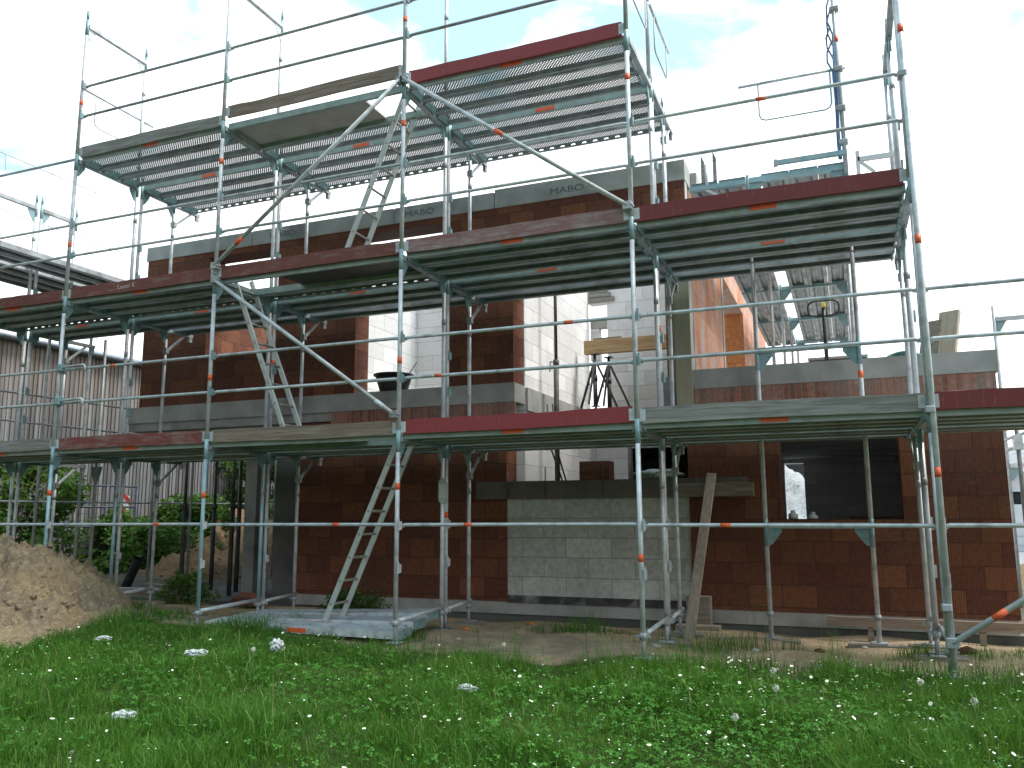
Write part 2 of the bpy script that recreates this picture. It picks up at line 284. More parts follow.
# ------------------------------------------------------------------ mesh helpers
class MB:
    def __init__(s): s.v = []; s.f = []; s.m = []; s.sm = []
    def face(s, idx, mi=0, smooth=False): s.f.append(tuple(idx)); s.m.append(mi); s.sm.append(smooth)
    def box(s, x0, x1, y0, y1, z0, z1, mi=0, M=None):
        b = len(s.v)
        P = [(x0, y0, z0), (x1, y0, z0), (x1, y1, z0), (x0, y1, z0), (x0, y0, z1), (x1, y0, z1), (x1, y1, z1), (x0, y1, z1)]
        if M is not None: P = [tuple(M @ Vector(p)) for p in P]
        s.v += P
        for q in ((0, 3, 2, 1), (4, 5, 6, 7), (0, 1, 5, 4), (1, 2, 6, 5), (2, 3, 7, 6), (3, 0, 4, 7)): s.face([b + i for i in q], mi)
        return s
    def bar(s, a, b, w, h, mi=0, up=(0, 0, 1)):
        """rectangular bar from a to b, w across, h along 'up'"""
        a = Vector(a); b = Vector(b); d = (b - a); ln = d.length; d.normalize()
        up = Vector(up)
        if abs(d.dot(up)) > .98: up = Vector((1, 0, 0))
        sd = d.cross(up).normalized(); u2 = sd.cross(d).normalized()
        M = Matrix((( d.x, sd.x, u2.x, a.x), (d.y, sd.y, u2.y, a.y), (d.z, sd.z, u2.z, a.z), (0, 0, 0, 1)))
        return s.box(0, ln, -w / 2, w / 2, -h / 2, h / 2, mi, M)
    def tube(s, pts, r, n=10, mi=0, caps=True, r2=None):
        pts = [Vector(p) for p in pts]; b0 = len(s.v)
        prev = None
        for i, p in enumerate(pts):
            d = (pts[min(i + 1, len(pts) - 1)] - pts[max(i - 1, 0)]).normalized()
            if prev is None:
                ref = Vector((0, 0, 1)) if abs(d.z) < .9 else Vector((1, 0, 0))
                u = d.cross(ref).normalized()
            else:
                u = (prev - d * prev.dot(d)).normalized()
            prev = u; w = d.cross(u)
            rr = r if r2 is None else r + (r2 - r) * i / max(1, len(pts) - 1)
            for k in range(n):
                a = 2 * math.pi * k / n
                s.v.append(tuple(p + (u * math.cos(a) + w * math.sin(a)) * rr))
        for i in range(len(pts) - 1):
            for k in range(n):
                s.face((b0 + i * n + k, b0 + i * n + (k + 1) % n, b0 + (i + 1) * n + (k + 1) % n, b0 + (i + 1) * n + k), mi, True)
        if caps:
            s.face([b0 + k for k in range(n)][::-1], mi); s.face([b0 + (len(pts) - 1) * n + k for k in range(n)], mi)
        return s
    def prism(s, poly, d, mi=0):
        """poly: 3D points of a flat outline, extruded by vector d"""
        b = len(s.v); n = len(poly); d = Vector(d)
        s.v += [tuple(p) for p in poly] + [tuple(Vector(p) + d) for p in poly]
        s.face([b + i for i in range(n)][::-1], mi); s.face([b + n + i for i in range(n)], mi)
        for i in range(n): s.face((b + i, b + (i + 1) % n, b + n + (i + 1) % n, b + n + i), mi)
        return s
    def lathe(s, prof, c, n=16, mi=0):
        b = len(s.v); cx, cy, cz = c
        for r, z in prof:
            for k in range(n):
                a = 2 * math.pi * k / n; s.v.append((cx + r * math.cos(a), cy + r * math.sin(a), cz + z))
        for i in range(len(prof) - 1):
            for k in range(n): s.face((b + i * n + k, b + i * n + (k + 1) % n, b + (i + 1) * n + (k + 1) % n, b + (i + 1) * n + k), mi, True)
        return s
    def mesh(s, name, mats, off=(0, 0, 0)):
        me = bpy.data.meshes.new(name)
        ox, oy, oz = off
        me.from_pydata([(x - ox, y - oy, z - oz) for x, y, z in s.v], [], s.f)
        for m in (mats if isinstance(mats, (list, tuple)) else [mats]): me.materials.append(m)
        me.polygons.foreach_set('material_index', s.m); me.polygons.foreach_set('use_smooth', s.sm)
        me.update(); return me
    def build(s, name, mats, parent=None, off=(0, 0, 0), bevel=0):
        me = s.mesh(name, mats, off)
        bm = bmesh.new(); bm.from_mesh(me)
        bmesh.ops.recalc_face_normals(bm, faces=bm.faces)
        if bevel: bmesh.ops.bevel(bm, geom=bm.edges[:], offset=bevel, segments=1, affect='EDGES', clamp_overlap=True)
        bm.to_mesh(me); bm.free()
        o = bpy.data.objects.new(name, me); COL.objects.link(o)
        if parent is not None: o.parent = parent
        return o
def tag(o, label=None, cat=None, group=None, kind=None):
    for k, v in (('label', label), ('category', cat), ('group', group), ('kind', kind)):
        if v: o[k] = v
    return o
def thing(name, label, cat, loc=(0, 0, 0), group=None, rz=0):
    o = bpy.data.objects.new(name, None); COL.objects.link(o); o.location = loc; o.rotation_euler = (0, 0, rz)
    o.empty_display_size = .2
    return tag(o, label, cat, group)
KIDS = {}
def adopt(root):
    """remember the tree under root so that copies need no scene queries"""
    def rec(o): return (o, [rec(c) for c in o.children])
    return rec(root)
def dup(tree, loc, label, rz=None, mats=None):
    def rec(node, parent):
        o, ch = node
        c = o.copy(); COL.objects.link(c); c.parent = parent
        for n in ch: rec(n, c)
        return c
    r = rec(tree, None); r.location = loc; r['label'] = label
    if rz is not None: r.rotation_euler = (0, 0, rz)
    return r

# ------------------------------------------------------------------ scaffold of the facade
PX = [-7.2, -5.1, -2.585, 0.0, 2.585, 5.07, 7.6]
ORD = ['far-left', 'first', 'second', 'third', 'fourth', 'fifth', 'sixth']
def axis_name(i):
    return ('the upright beyond the left edge' if i == 0 else 'the upright beyond the right edge' if i == 6 else f'the {ORD[i]} tall upright')
def bay_name(i):
    if i == 0: return 'left of the first tall upright'
    if i == 5: return 'right of the fifth tall upright'
    return f'between the {ORD[i]} and {ORD[i+1]} tall uprights'
LIFT = ['between the ground and lowest deck', 'between the lowest and middle decks', 'between the middle and top decks', 'above the top deck']
LEVEL = {1: 'lowest deck', 2: 'middle deck', 3: 'top deck'}
TUBE = .0242

def gusset(mb, y, s, z, mi=0):
    """plate in the corner of upright and transom, with an open middle"""
    mb.prism([(-.006, y + s * .02, z - .01), (-.006, y + s * .14, z - .01), (-.006, y + s * .14, z - .05), (-.006, y + s * .06, z - .17), (-.006, y + s * .02, z - .20)], (.012, 0, 0), mi)
def make_frame(y0, y1, lift, base, pale, name, group, band=None):
    root = thing(name, '', 'scaffold frame', (0, 0, 0), group)
    for yi, y in enumerate((y0, y1)):
        zb = .02 if base else 0.0
        m = MB(); m.tube([(0, y, zb), (0, y, 1.76)], TUBE, 12); u = m.build('upright', TEAL_PALE if pale else GALV, root)
        m = MB(); m.tube([(0, y, 1.76), (0, y, 1.995)], TUBE + .0008, 12); m.tube([(0, y, 1.995), (0, y, 2.13)], .019, 10)
        m.build('painted_head', TEAL if (yi or not pale) else TEAL_PALE, u)
        if yi == 0:
            if band:
                m = MB(); m.tube([(0, y, band - .035), (0, y, band + .035)], TUBE + .0015, 12); m.build('marker_band', ORANGE, u)
            for zz in (.56, 1.0):
                m = MB(); m.box(.024, .05, y - .02, y + .02, zz - .05, zz + .035); m.bar((.04, y - .03, zz - .06), (.04, y - .03, zz + .06), .012, .02)
                m.build('wedge_pocket', TEAL if lift else GALV, u)
        else:
            m = MB(); m.tube([(0, y, 1.36), (0, y, 1.43)], TUBE + .003, 12); m.build('collar', GALV_DULL, u)
        if base:
            m = MB(); m.tube([(0, y, -.18), (0, y, .02)], .018, 10); m.tube([(0, y, -.03), (0, y, .03)], .034, 12)
            m.bar((-.07, y, 0), (.07, y, 0), .018, .02); m.box(-.075, .075, y - .075, y + .075, -.195, -.183)
            m.build('base_jack', GALV_DULL, root)
    m = MB()
    zt = 1.905
    m.box(-.03, .03, y0 + .02, y1 - .02, zt - .03, zt + .025)
    m.build('transom', GALV_DULL if lift < 3 else GALV, root)
    for y, s in ((y0, 1), (y1, -1)):
        m = MB(); gusset(m, y, s, zt - .025); m.build('gusset', TEAL if lift < 3 else GALV, root)
    if base:
        m = MB(); m.tube([(0.035, y0, .03), (0.035, y1, .06)], TUBE * .9, 10); m.build('base_tube', GALV, root)
    return root
PROTO = {}
def frame(i, lift, inner=False):
    pale = (i in (1, 2) and lift == 0 and not inner)
    band = None if inner else {(0, 0): 1.4, (1, 0): 1.4, (2, 0): 1.34, (3, 0): 1.4, (4, 0): .7, (2, 1): .73, (3, 1): .75, (1, 2): .71, (2, 2): 1.46, (3, 2): 1.47, (4, 2): 1.48, (1, 3): .75, (3, 3): .75}.get((i, lift))
    if inner and (i, lift) in ((4, 1), (3, 0), (2, 1)): band = 1.1
    key = (lift, inner, pale, band)
    lab = (f'narrow inner frame behind {axis_name(i)} {LIFT[lift]}' if inner else f'wide outer frame at {axis_name(i)} {LIFT[lift]}')
    grp = 'narrow inner scaffold frames' if inner else 'wide outer scaffold frames'
    loc = (PX[i], 0, 2.0 * lift)
    if key not in PROTO:
        o = make_frame(1.145 if inner else 0.0, 1.78 if inner else 1.05, lift, lift == 0, pale, 'scaffold_section', grp, band)
        o.location = loc; o['label'] = lab
        PROTO[key] = adopt(o)
    else: dup(PROTO[key], loc, lab)
for i in range(7):
    for lift in range(4):
        if (i == 0 and lift > 2) or (i == 5 and lift > 2) or (i == 6 and lift > 0): continue
        frame(i, lift)
        if lift < 3: frame(i, lift, True)

# brackets carrying the innermost plank
def make_bracket():
    r = thing('scaffold_bracket', '', 'scaffold bracket', group='brackets on the inner uprights')
    m = MB(); m.box(-.025, .025, 1.81, 2.31, -.125, -.075); m.box(-.02, .02, 2.24, 2.30, -.20, -.125); m.build('arm', GALV_DULL, r)
    m = MB(); m.bar((0, 1.81, -.42), (0, 2.14, -.13), .03, .03); m.build('strut', GALV, r)
    for z in (-.42, -.10):
        m = MB(); m.box(-.035, .035, 1.76, 1.82, z - .04, z + .04); m.build('coupler', GALV_DULL, r)
    return r
br0 = None
for i in range(0, 6):
    for lev in (1, 2, 3):
        if (lev == 3 and i not in (1, 2, 3, 4)) : continue
        lab = f'triangular bracket behind {axis_name(i)} carrying the {LEVEL[lev]}'
        if br0 is None:
            br0 = make_bracket(); br0.location = (PX[i], 0, 2 * lev); br0['label'] = lab; br0 = adopt(br0)
        else: dup(br0, (PX[i], 0, 2 * lev), lab)

# deck planks: local origin at plank's left outer top corner
def make_plank(ln, perf, w=.305, slot=False, edge=False, pale=False):
    r = thing('scaffold_plank', '', 'scaffold plank', group='steel scaffold planks')
    m = MB(); nseg = 1
    m.v += [(0, .002, 0), (ln, .002, 0), (ln, w - .002, 0), (0, w - .002, 0)]; m.face((0, 1, 2, 3), 0)
    o = m.build('walking_surface', PERF if perf else GALV if pale else GALV_DULL, r)
    for k, y in enumerate((0, w)):
        m = MB(); s = 1 if k == 0 else -1
        m.v += [(0, y, .001), (ln, y, .001), (ln, y, -.078), (0, y, -.078), (0, y + s * (.034 if perf else .058), -.078), (ln, y + s * (.034 if perf else .058), -.078), (ln, y + s * (.034 if perf else .058), -.064), (0, y + s * (.034 if perf else .058), -.064)]
        m.face((0, 1, 2, 3), 0); m.face((3, 2, 5, 4), 1); m.face((4, 5, 6, 7), 1)
        m.build('side_flange', [SLOT if (slot and k == 1) else GALV if pale else GREEN_ALU if (k == 0 and edge) else GALV_DULL, GALV_DULL], r)
    if not perf:
        m = MB()
        for y in (w / 3, 2 * w / 3): m.box(0.02, ln - .02, y - .022, y + .022, -.02, -.003)
        m.build('stiffening_rib', GALV_DULL, r)
    for x in (.012, ln - .03):
        m = MB(); m.box(x, x + .018, .01, w - .01, -.10, -.004); m.build('end_hook', TEAL, r)
    if edge or pale:
        m = MB(); m.box(ln * .5 - .12, ln * .5 + .12, -.004, -.0015, -.066, -.018); m.build('orange_label', ORANGE, r)
    return r
PLANK_Y = [(.055, 'outermost'), (.385, 'second'), (.715, 'third'), (1.145, 'fourth'), (1.47, 'fifth'), (1.90, 'innermost')]
PPL = {}
def plank(bay, lev, y, word, perf):
    x0 = PX[bay] + .035; x1 = PX[bay + 1] - .035; ln = round(x1 - x0, 3)
    lab = f'{word} steel plank of the {LEVEL[lev]} {bay_name(bay)}'
    key = (ln, perf, (word == 'innermost' and lev == 3) or (word == 'third' and lev == 2 and bay < 3), word in ('outermost', 'fourth'))
    loc = (x0, y, 2 * lev - .02)
    if key not in PPL:
        o = make_plank(ln, perf, .305, key[2], key[3]); o.location = loc; o['label'] = lab; PPL[key] = adopt(o)
    else: dup(PPL[key], loc, lab)
DECKBAYS = {1: range(0, 6), 2: range(0, 5), 3: range(1, 4)}
def hatch_panel(bay, lev, ax0, ax1, mat, lab, frame_mat):
    x0 = PX[bay] + .035; x1 = PX[bay + 1] - .035
    r = thing('access_platform', lab, 'access panel', (x0, .055, 2 * lev - .02), 'access panels with ladder hatches')
    ln = x1 - x0; w = .635
    for y in (0, w - .04):
        m = MB(); m.box(0, ln, y, y + .04, -.08, .0); m.build('side_rail', frame_mat, r)
    m = MB(); m.box(ax0 - x0, ax1 - x0, .042, w - .042, -.028, -.006); m.build('board', mat, r)
    for x in (0.0, ln - .03):
        m = MB(); m.box(x, x + .03, .042, w - .042, -.075, -.032); m.build('end_beam', frame_mat, r)
    # the lid of the hatch, folded up against the guard rail side
    return r
for lev in (1, 2, 3):
    for bay in DECKBAYS[lev]:
        for k, (y, word) in enumerate(PLANK_Y):
            if bay == 2 and k < 2: continue
            if bay == 5 and k > 4: continue
            if bay == 0 and k > 4: continue
            plank(bay, lev, y, word, lev == 3)
hatch_panel(2, 3, -2.54, -.62, PLY, 'plywood panel with open ladder hatch in the top deck', GREEN_ALU)
hatch_panel(2, 2, -1.78, -.04, PLY_DARK, 'dark plywood panel with open ladder hatch in the middle deck', GREEN_ALU)
hatch_panel(2, 1, -2.54, -.78, PLY_DARK, 'dark plywood panel with open ladder hatch in the lowest deck', GREEN_ALU)

# toe boards
TB = {1: [(W_GREY, 'grey weathered'), (W_REDWORN, 'worn red'), (W_BROWN, 'bare grey-brown'), (W_RED, 'bright red'), (W_GREY, 'bleached grey'), (W_DARKRED, 'dark red')],
      2: [(W_BROWNRED, 'brownish red'), (W_BROWNRED, 'chalk-marked red'), (W_BROWNRED, 'brown-red'), (W_PINK, 'pinkish worn'), (W_DARKRED, 'dark red')],
      3: [None, (W_GREY, 'pale grey'), (W_BROWN, 'raw brown'), (W_RED, 'red')]}
def text_mesh(name, s, size, mat, parent, M):
    cu = bpy.data.curves.new(name, 'FONT'); cu.body = s; cu.size = size; cu.extrude = .0008; cu.align_x = 'CENTER'
    t = bpy.data.objects.new(name, cu); COL.objects.link(t)
    dg = bpy.context.evaluated_depsgraph_get(); me = bpy.data.meshes.new_from_object(t.evaluated_get(dg))
    bpy.data.objects.remove(t); me.transform(M); me.materials.clear(); me.materials.append(mat)
    o = bpy.data.objects.new(name, me); COL.objects.link(o); o.parent = parent; return o
for lev, row in TB.items():
    for bay, it in enumerate(row):
        if it is None: continue
        mat, adj = it
        x0 = PX[bay] + .05; x1 = PX[bay + 1] - .05; ln = x1 - x0
        dz = .09 if (lev == 3 and bay == 2) else 0
        tilt = random.uniform(-.006, .006)
        r = thing('toe_board', f'{adj} wooden toe board on the {LEVEL[lev]} {bay_name(bay)}', 'toe board', (x0, .012, 2 * lev - .05 + dz), 'wooden toe boards')
        r.rotation_euler = (0, tilt / ln * 2, 0)
        m = MB(); ns = 14; ph = random.uniform(0, 6)
        for k in range(ns + 1):
            x = ln * k / ns; wz = .004 * math.sin(ph + k * .5) + random.uniform(-.0015, .0015); wy = .003 * math.sin(ph * 2 + k * .35)
            for y, z in ((0, random.uniform(0, .002)), (.03, 0), (.03, .155), (0, .155 - random.choice((0, 0, 0, .003, .007)))): m.v.append((x, y + wy, z + wz))
        for k in range(ns):
            for q in range(4): m.face((4 * k + q, 4 * k + (q + 1) % 4, 4 * k + 4 + (q + 1) % 4, 4 * k + 4 + q))
        m.face((3, 2, 1, 0)); m.face((4 * ns, 4 * ns + 1, 4 * ns + 2, 4 * ns + 3))
        m.build('board', mat, r)
        for x in (-.035, ln - .03):
            m = MB(); m.box(x, x + .065, -.004, -.001, .02, .135); m.box(x - .005 if x < 0 else x + .06, x + .01 if x < 0 else x + .075, -.004, .035, .05, .10); m.build('end_fitting', GALV, r)
        if lev == 2 and bay == 1:
            text_mesh('chalk_writing', 'Lauter K', .085, CHALK, r, Matrix.Translation((ln * .42, -.0065, .045)) @ Matrix.Rotation(R(90), 4, 'X'))

# guard rails
def make_rail(ln, mat):
    m = MB(); m.tube([(.03, 0, -.012), (.07, 0, 0), (ln - .07, 0, 0), (ln - .03, 0, -.012)], .0185, 8)
    for x in (.02, ln - .06): m.box(x, x + .04, -.005, .005, -.03, .012)
    return m
RAILM = {}
def rail(bay, z, lab, mat, band=None, y=.032):
    ln = round(PX[bay + 1] - PX[bay], 3)
    key = (ln, mat.name)
    if key not in RAILM: RAILM[key] = make_rail(ln, mat).mesh('guard_rail', mat)
    o = bpy.data.objects.new('guard_rail', RAILM[key]); COL.objects.link(o); o.location = (PX[bay] + .01, y, z); o.rotation_euler = (0, random.uniform(-.003, .003), 0)
    tag(o, lab, 'guard rail', 'tube guard rails of the scaffold')
    if band:
        m = MB(); m.tube([(band - PX[bay] - .045, 0, 0), (band - PX[bay] + .045, 0, 0)], .0198, 10); m.build('marker_band', ORANGE, o)
LB = {0: -6.1, 1: -3.32, 2: -.78, 3: .8, 4: 3.35}
for bay in range(0, 6):
    rail(bay, 1.0, f'tube guard rail below the lowest deck {bay_name(bay)}', GALV, LB.get(bay))
    rail(bay, 2.56, f'lower guard rail above the lowest deck {bay_name(bay)}', GALV, {3: .45}.get(bay))
    rail(bay, 3.0, f'upper guard rail above the lowest deck {bay_name(bay)}', GALV, {1: -4.2, 3: 1.9, 5: 5.9}.get(bay))
for bay in range(0, 5):
    rail(bay, 4.56, f'lower guard rail above the middle deck {bay_name(bay)}', GALV)
    rail(bay, 5.0, f'upper guard rail above the middle deck {bay_name(bay)}', GALV, {4: 3.85}.get(bay))
for bay in range(1, 4):
    rail(bay, 6.56, f'lower guard rail above the top deck {bay_name(bay)}', GALV_DULL)
    rail(bay, 7.0, f'upper guard rail above the top deck {bay_name(bay)}', GALV_DULL)
rail(0, 5.95, 'single tube at top deck height left of the first tall upright', GALV_DULL)

# diagonal braces
def brace(a, b, lab, bandt, r=TUBE):
    a = Vector(a); b = Vector(b); root = thing('diagonal_brace', lab, 'brace', a, 'diagonal tube braces')
    m = MB(); m.tube([(0, 0, 0), tuple(b - a)], r, 12); m.build('tube', GALV, root)
    p = (b - a) * bandt; q = (b - a).normalized() * .06
    m = MB(); m.tube([tuple(p - q), tuple(p + q)], r + .0015, 12); m.build('marker_band', ORANGE if bandt < .9 else WHITE, root)
    for e in (Vector((0, 0, 0)), b - a):
        m = MB(); m.box(e.x - .045, e.x + .045, e.y - .02, e.y + .055, e.z - .04, e.z + .04); m.tube([(e.x + .05, e.y - .03, e.z), (e.x + .05, e.y + .05, e.z)], .012, 8)
        m.build('coupler', GALV_DULL, root, bevel=.01)
brace((.03, -.055, 5.98), (2.56, -.055, 4.10), 'diagonal brace falling right from top deck at the third tall upright', .46)
brace((-.03, -.055, 5.98), (-2.56, -.055, 4.10), 'diagonal brace falling left from top deck at the third tall upright', .86)
brace((-2.55, -.055, 3.92), (-.03, -.055, 2.16), 'diagonal brace falling right from middle to lowest deck', .93)
brace((5.09, -.08, .08), (7.55, -.08, 1.75), 'diagonal brace rising right from the foot of the fifth tall upright', .14)
# two short spare rail ends clamped beside the first upright
for z, w in ((2.58, 'lower'), (3.02, 'upper')):
    r = thing('rail_stub', f'{w} short bent tube clamped beside the first tall upright', 'steel tube', (-5.06, -.03, z), 'short bent tubes at the first upright')
    m = MB(); m.tube([(0, 0, 0), (.42, .0, .015), (.45, 0, -.01), (.45, 0, -.07)], .016, 8); m.build('tube', GALV, r)
    m = MB(); m.box(-.05, .05, -.02, .06, -.05, .05); m.build('coupler', TEAL, r, bevel=.01)
# extra long tube clamped to the fifth upright
t = thing('clamped_tube', 'long extra tube clamped outside the fifth tall upright', 'steel tube', (5.09, -.05, -.15))
m = MB(); m.tube([(0, 0, 0), (0, 0, 6.6)], TUBE, 12); m.build('tube', GALV, t)
for z in (1.58, 3.57, 5.53):
    m = MB(); m.tube([(0, 0, z - .04), (0, 0, z + .04)], TUBE + .0015, 12); m.build('marker_band', ORANGE, t)
for z in (.5, 2.1, 5.1):
    m = MB(); m.box(-.055, .02, -.03, .08, z - .03, z + .03); m.build('coupler', GALV_DULL, t, bevel=.008)

# end guards with rounded hoop (in the plane of a frame)
def end_guard(lab, loc, ln, rz):
    r = thing('end_guard', lab, 'end guard', loc, 'end guards with a rounded hoop', rz)
    m = MB(); m.tube([(0, 0, 0), (ln, 0, 0)], .017, 8); m.build('top_tube', GALV, r)
    a, b, d, q = .22, ln - .16, .46, .07
    m = MB(); m.tube([(a, 0, 0), (a, 0, -d + q), (a + q * .3, 0, -d + q * .3), (a + q, 0, -d), (b - q, 0, -d), (b - q * .3, 0, -d + q * .3), (b, 0, -d + q), (b, 0, 0)], .009, 8); m.build('hoop', GALV_DULL, r)
end_guard('hooped end guard on the left end of the top deck', (-5.12, .03, 6.98), 1.25, R(90))
end_guard('hooped end guard, outer one on the right end of the top deck', (2.60, .03, 6.98), 1.05, R(90))
end_guard('hooped end guard, inner one on the right end of the top deck', (2.60, 1.15, 6.98), 1.1, R(90))

# ladders
def ladder(lab, x0, z0, x1, z1, ya=.35, yb=.69):
    r = thing('ladder', lab, 'ladder', (x0, ya, z0), 'ladders between the decks')
    d = Vector((x1 - x0, 0, z1 - z0)); ln = d.length; u = d.normalized(); w = yb - ya
    for y in (0, w):
        m = MB(); m.bar((0, y, 0), tuple(d + Vector((0, y, 0))), .028, .062, up=(0, 1, 0) if False else (-u.z, 0, u.x)); m.build('stile', ALU, r, bevel=.004)
    k = .20
    while k < ln - .05:
        p = u * k
        m = MB(); m.tube([(p.x, -.016, p.z), (p.x, w + .016, p.z)], .0145, 8); m.build('rung', RUNG, r)
        k += .28
    return r
ladder('ladder leaning from the ground platform up to the lowest deck', -1.10, -.06, -.16, 2.03)
ladder('ladder leaning left from the lowest deck to the middle deck', -1.70, 1.985, -2.62, 4.10)
ladder('ladder leaning from the middle deck up to the top deck', -1.04, 3.985, -.17, 6.08)

# ground platform of three planks
for k, w in enumerate(('front', 'middle', 'rear')):
    o = make_plank(2.515, False, pale=True); o.location = (-2.52, .06 + .33 * k, -.088 + .006 * k); o['label'] = f'{w} steel plank of the platform lying on the grass'
    o.rotation_euler = (R(2.4), R(.1 - 1.25 * k), 0)
# scaffold tag
t = thing('scaffold_tag', 'plastic-sleeved inspection tag hanging on an inner upright', 'tag', (.02, 1.02, 1.38))
m = MB(); m.prism([(-.055, -.01, -.11), (-.03, -.01, -.145), (.03, -.01, -.145), (.055, -.01, -.11), (.055, -.01, .10), (.025, -.01, .145), (-.025, -.01, .145), (-.055, -.01, .10)], (0, .006, 0)); m.build('sleeve', PAPER, t)
m = MB(); m.box(-.04, .036, -.0125, -.0105, -.09, .075); m.build('card', mottled('printed_card', (.50, .54, .47), (.58, .62, .55), 40, .6, 0, 0), t)

# ------------------------------------------------------------------ the shell house
YB = 2.55
H0 = (0, YB, 0)
house = thing('brick_house', 'unfinished red block house shell with white block infill', 'house', H0)
def wall(name, axis, p0, p1, u0, u1, z0, z1, holes=(), mats=BRICK, parent=house, off=H0):
    us = sorted({u0, u1, *[h[0] for h in holes], *[h[1] for h in holes]}); us = [u for u in us if u0 <= u <= u1]
    zs = sorted({z0, z1, *[h[2] for h in holes], *[h[3] for h in holes]}); zs = [z for z in zs if z0 <= z <= z1]
    def occ(i, k):
        if i < 0 or k < 0 or i >= len(us) - 1 or k >= len(zs) - 1: return False
        uc = (us[i] + us[i + 1]) / 2; zc = (zs[k] + zs[k + 1]) / 2
        return not any(h[0] < uc < h[1] and h[2] < zc < h[3] for h in holes)
    m = MB(); vid = {}
    def V(i, k, s):
        key = (i, k, s)
        if key not in vid:
            p = (p0, p1)[s]; vid[key] = len(m.v)
            m.v.append((us[i], p, zs[k]) if axis == 'x' else (p, us[i], zs[k]))
        return vid[key]
    for i in range(len(us) - 1):
        for k in range(len(zs) - 1):
            if not occ(i, k): continue
            m.face((V(i, k, 0), V(i + 1, k, 0), V(i + 1, k + 1, 0), V(i, k + 1, 0))); m.face((V(i, k, 1), V(i, k + 1, 1), V(i + 1, k + 1, 1), V(i + 1, k, 1)))
            if not occ(i - 1, k): m.face((V(i, k, 0), V(i, k + 1, 0), V(i, k + 1, 1), V(i, k, 1)))
            if not occ(i + 1, k): m.face((V(i + 1, k, 0), V(i + 1, k, 1), V(i + 1, k + 1, 1), V(i + 1, k + 1, 0)))
            if not occ(i, k - 1): m.face((V(i, k, 0), V(i, k, 1), V(i + 1, k, 1), V(i + 1, k, 0)))
            if not occ(i, k + 1): m.face((V(i, k + 1, 0), V(i + 1, k + 1, 0), V(i + 1, k + 1, 1), V(i, k + 1, 1)))
    return m.build(name, mats, parent, off)
T = .365
YE = 14.0     # rear of the house
# ground floor
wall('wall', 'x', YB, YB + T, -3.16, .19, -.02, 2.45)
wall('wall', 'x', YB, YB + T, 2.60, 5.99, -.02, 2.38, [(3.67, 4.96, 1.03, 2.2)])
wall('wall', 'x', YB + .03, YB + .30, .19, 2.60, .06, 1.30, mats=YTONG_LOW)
wall('wall', 'y', 5.99 - T, 5.99, YB + T, YE, -.02, 2.38, [(6.2, 7.4, .9, 2.1)], mats=YTONG)  # side opening and white blocks added to brighten the rooms inside
wall('wall', 'y', -3.16, -2.80, YB + T, YE, -.02, 2.45)
wall('wall', 'x', YE, YE + T, -2.8, 5.99, -.02, 2.81, [(2.96, 3.42, -.02, 2.3)], mats=YTONG)  # rear wall made of white blocks to bounce light indoors
wall('wall', 'x', 6.1, 6.3, .10, 2.68, -.2, 2.518, [(1.0, 2.3, -.2, 2.2)], mats=YTONG)
wall('wall', 'y', 2.34, 2.52, 6.3, YE, -.02, 2.39, mats=YTONG)
wall('wall', 'y', .10, .32, YB + T, 6.1, -.02, 5.1, mats=YTONG)
# beams, slabs, plinth
m = MB(); m.box(-.25, 3.30, YB - .012, YB + .34, 1.30, 1.53)
house_sill = m.build('sill_beam', mottled('brownish_concrete', (.13, .11, .095), (.19, .165, .14), 3, .9, 0, .3, 30), house, H0)
m = MB(); m.box(-3.14, 5.97, YB + .02, YB + T - .02, -.18, -.021); m.build('plinth', CONC_LIGHT, house, H0)
m = MB(); m.box(.2, 2.59, YB - .006, YB + .02, -.03, .06); m.build('sealing_strip', BITUMEN, house, H0)
m = MB(); m.box(-6.3, 6.05, YB + .05, YE, -.75, -.18); m.build('foundation', CONC_DARK, house, H0)
m = MB(); m.box(-6.60, .10, YB + .03, YE, 2.47, 2.80); m.build('floor_slab', CONC, house, H0)
m = MB(); m.box(2.32, 5.97, YB + .03, YE, 2.40, 2.80); m.build('floor_slab', CONC, house, H0)
m = MB(); m.box(.10, 2.32, 6.1, YE, 2.52, 2.82); m.build('floor_slab', CONC, house, H0)
m = MB(); m.box(-6.62, .32, YB - .02, YB + T, 2.60, 2.86); m.build('ring_beam', CONC, house, H0)
m = MB(); m.box(-2.6, .32, YB - .008, YB + .029, 2.36, 2.598); m.build('clay_slab_edge', BRICK_EDGE, house, H0)
m = MB(); m.box(2.70, 6.0, YB - .02, YB + .3, 2.62, 2.86); m.build('ring_beam', CONC, house, H0)
m = MB(); m.box(2.70, 5.97, YB - .010, YB + .029, 2.36, 2.618); m.build('clay_slab_edge', BRICK_EDGE, house, H0)
m = MB(); m.box(5.76, 6.0, YB + .3, YE, 2.62, 2.86); m.build('ring_beam', CONC, house, H0)
m = MB(); m.box(.322, .36, 2.93, 6.1, 2.52, 2.84); m.build('slab_edge', CONC_LIGHT, house, H0)
# columns left under the overhanging floor
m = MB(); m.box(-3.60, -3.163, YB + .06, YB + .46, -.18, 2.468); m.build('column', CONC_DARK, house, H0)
m = MB(); m.box(-4.95, -4.72, 3.55, 3.9, -.18, 2.468); m.build('column', CONC, house, H0)
wall('wall', 'y', -4.60, -4.40, 4.0, YE, -.18, 2.46, mats=CONC_DARK)
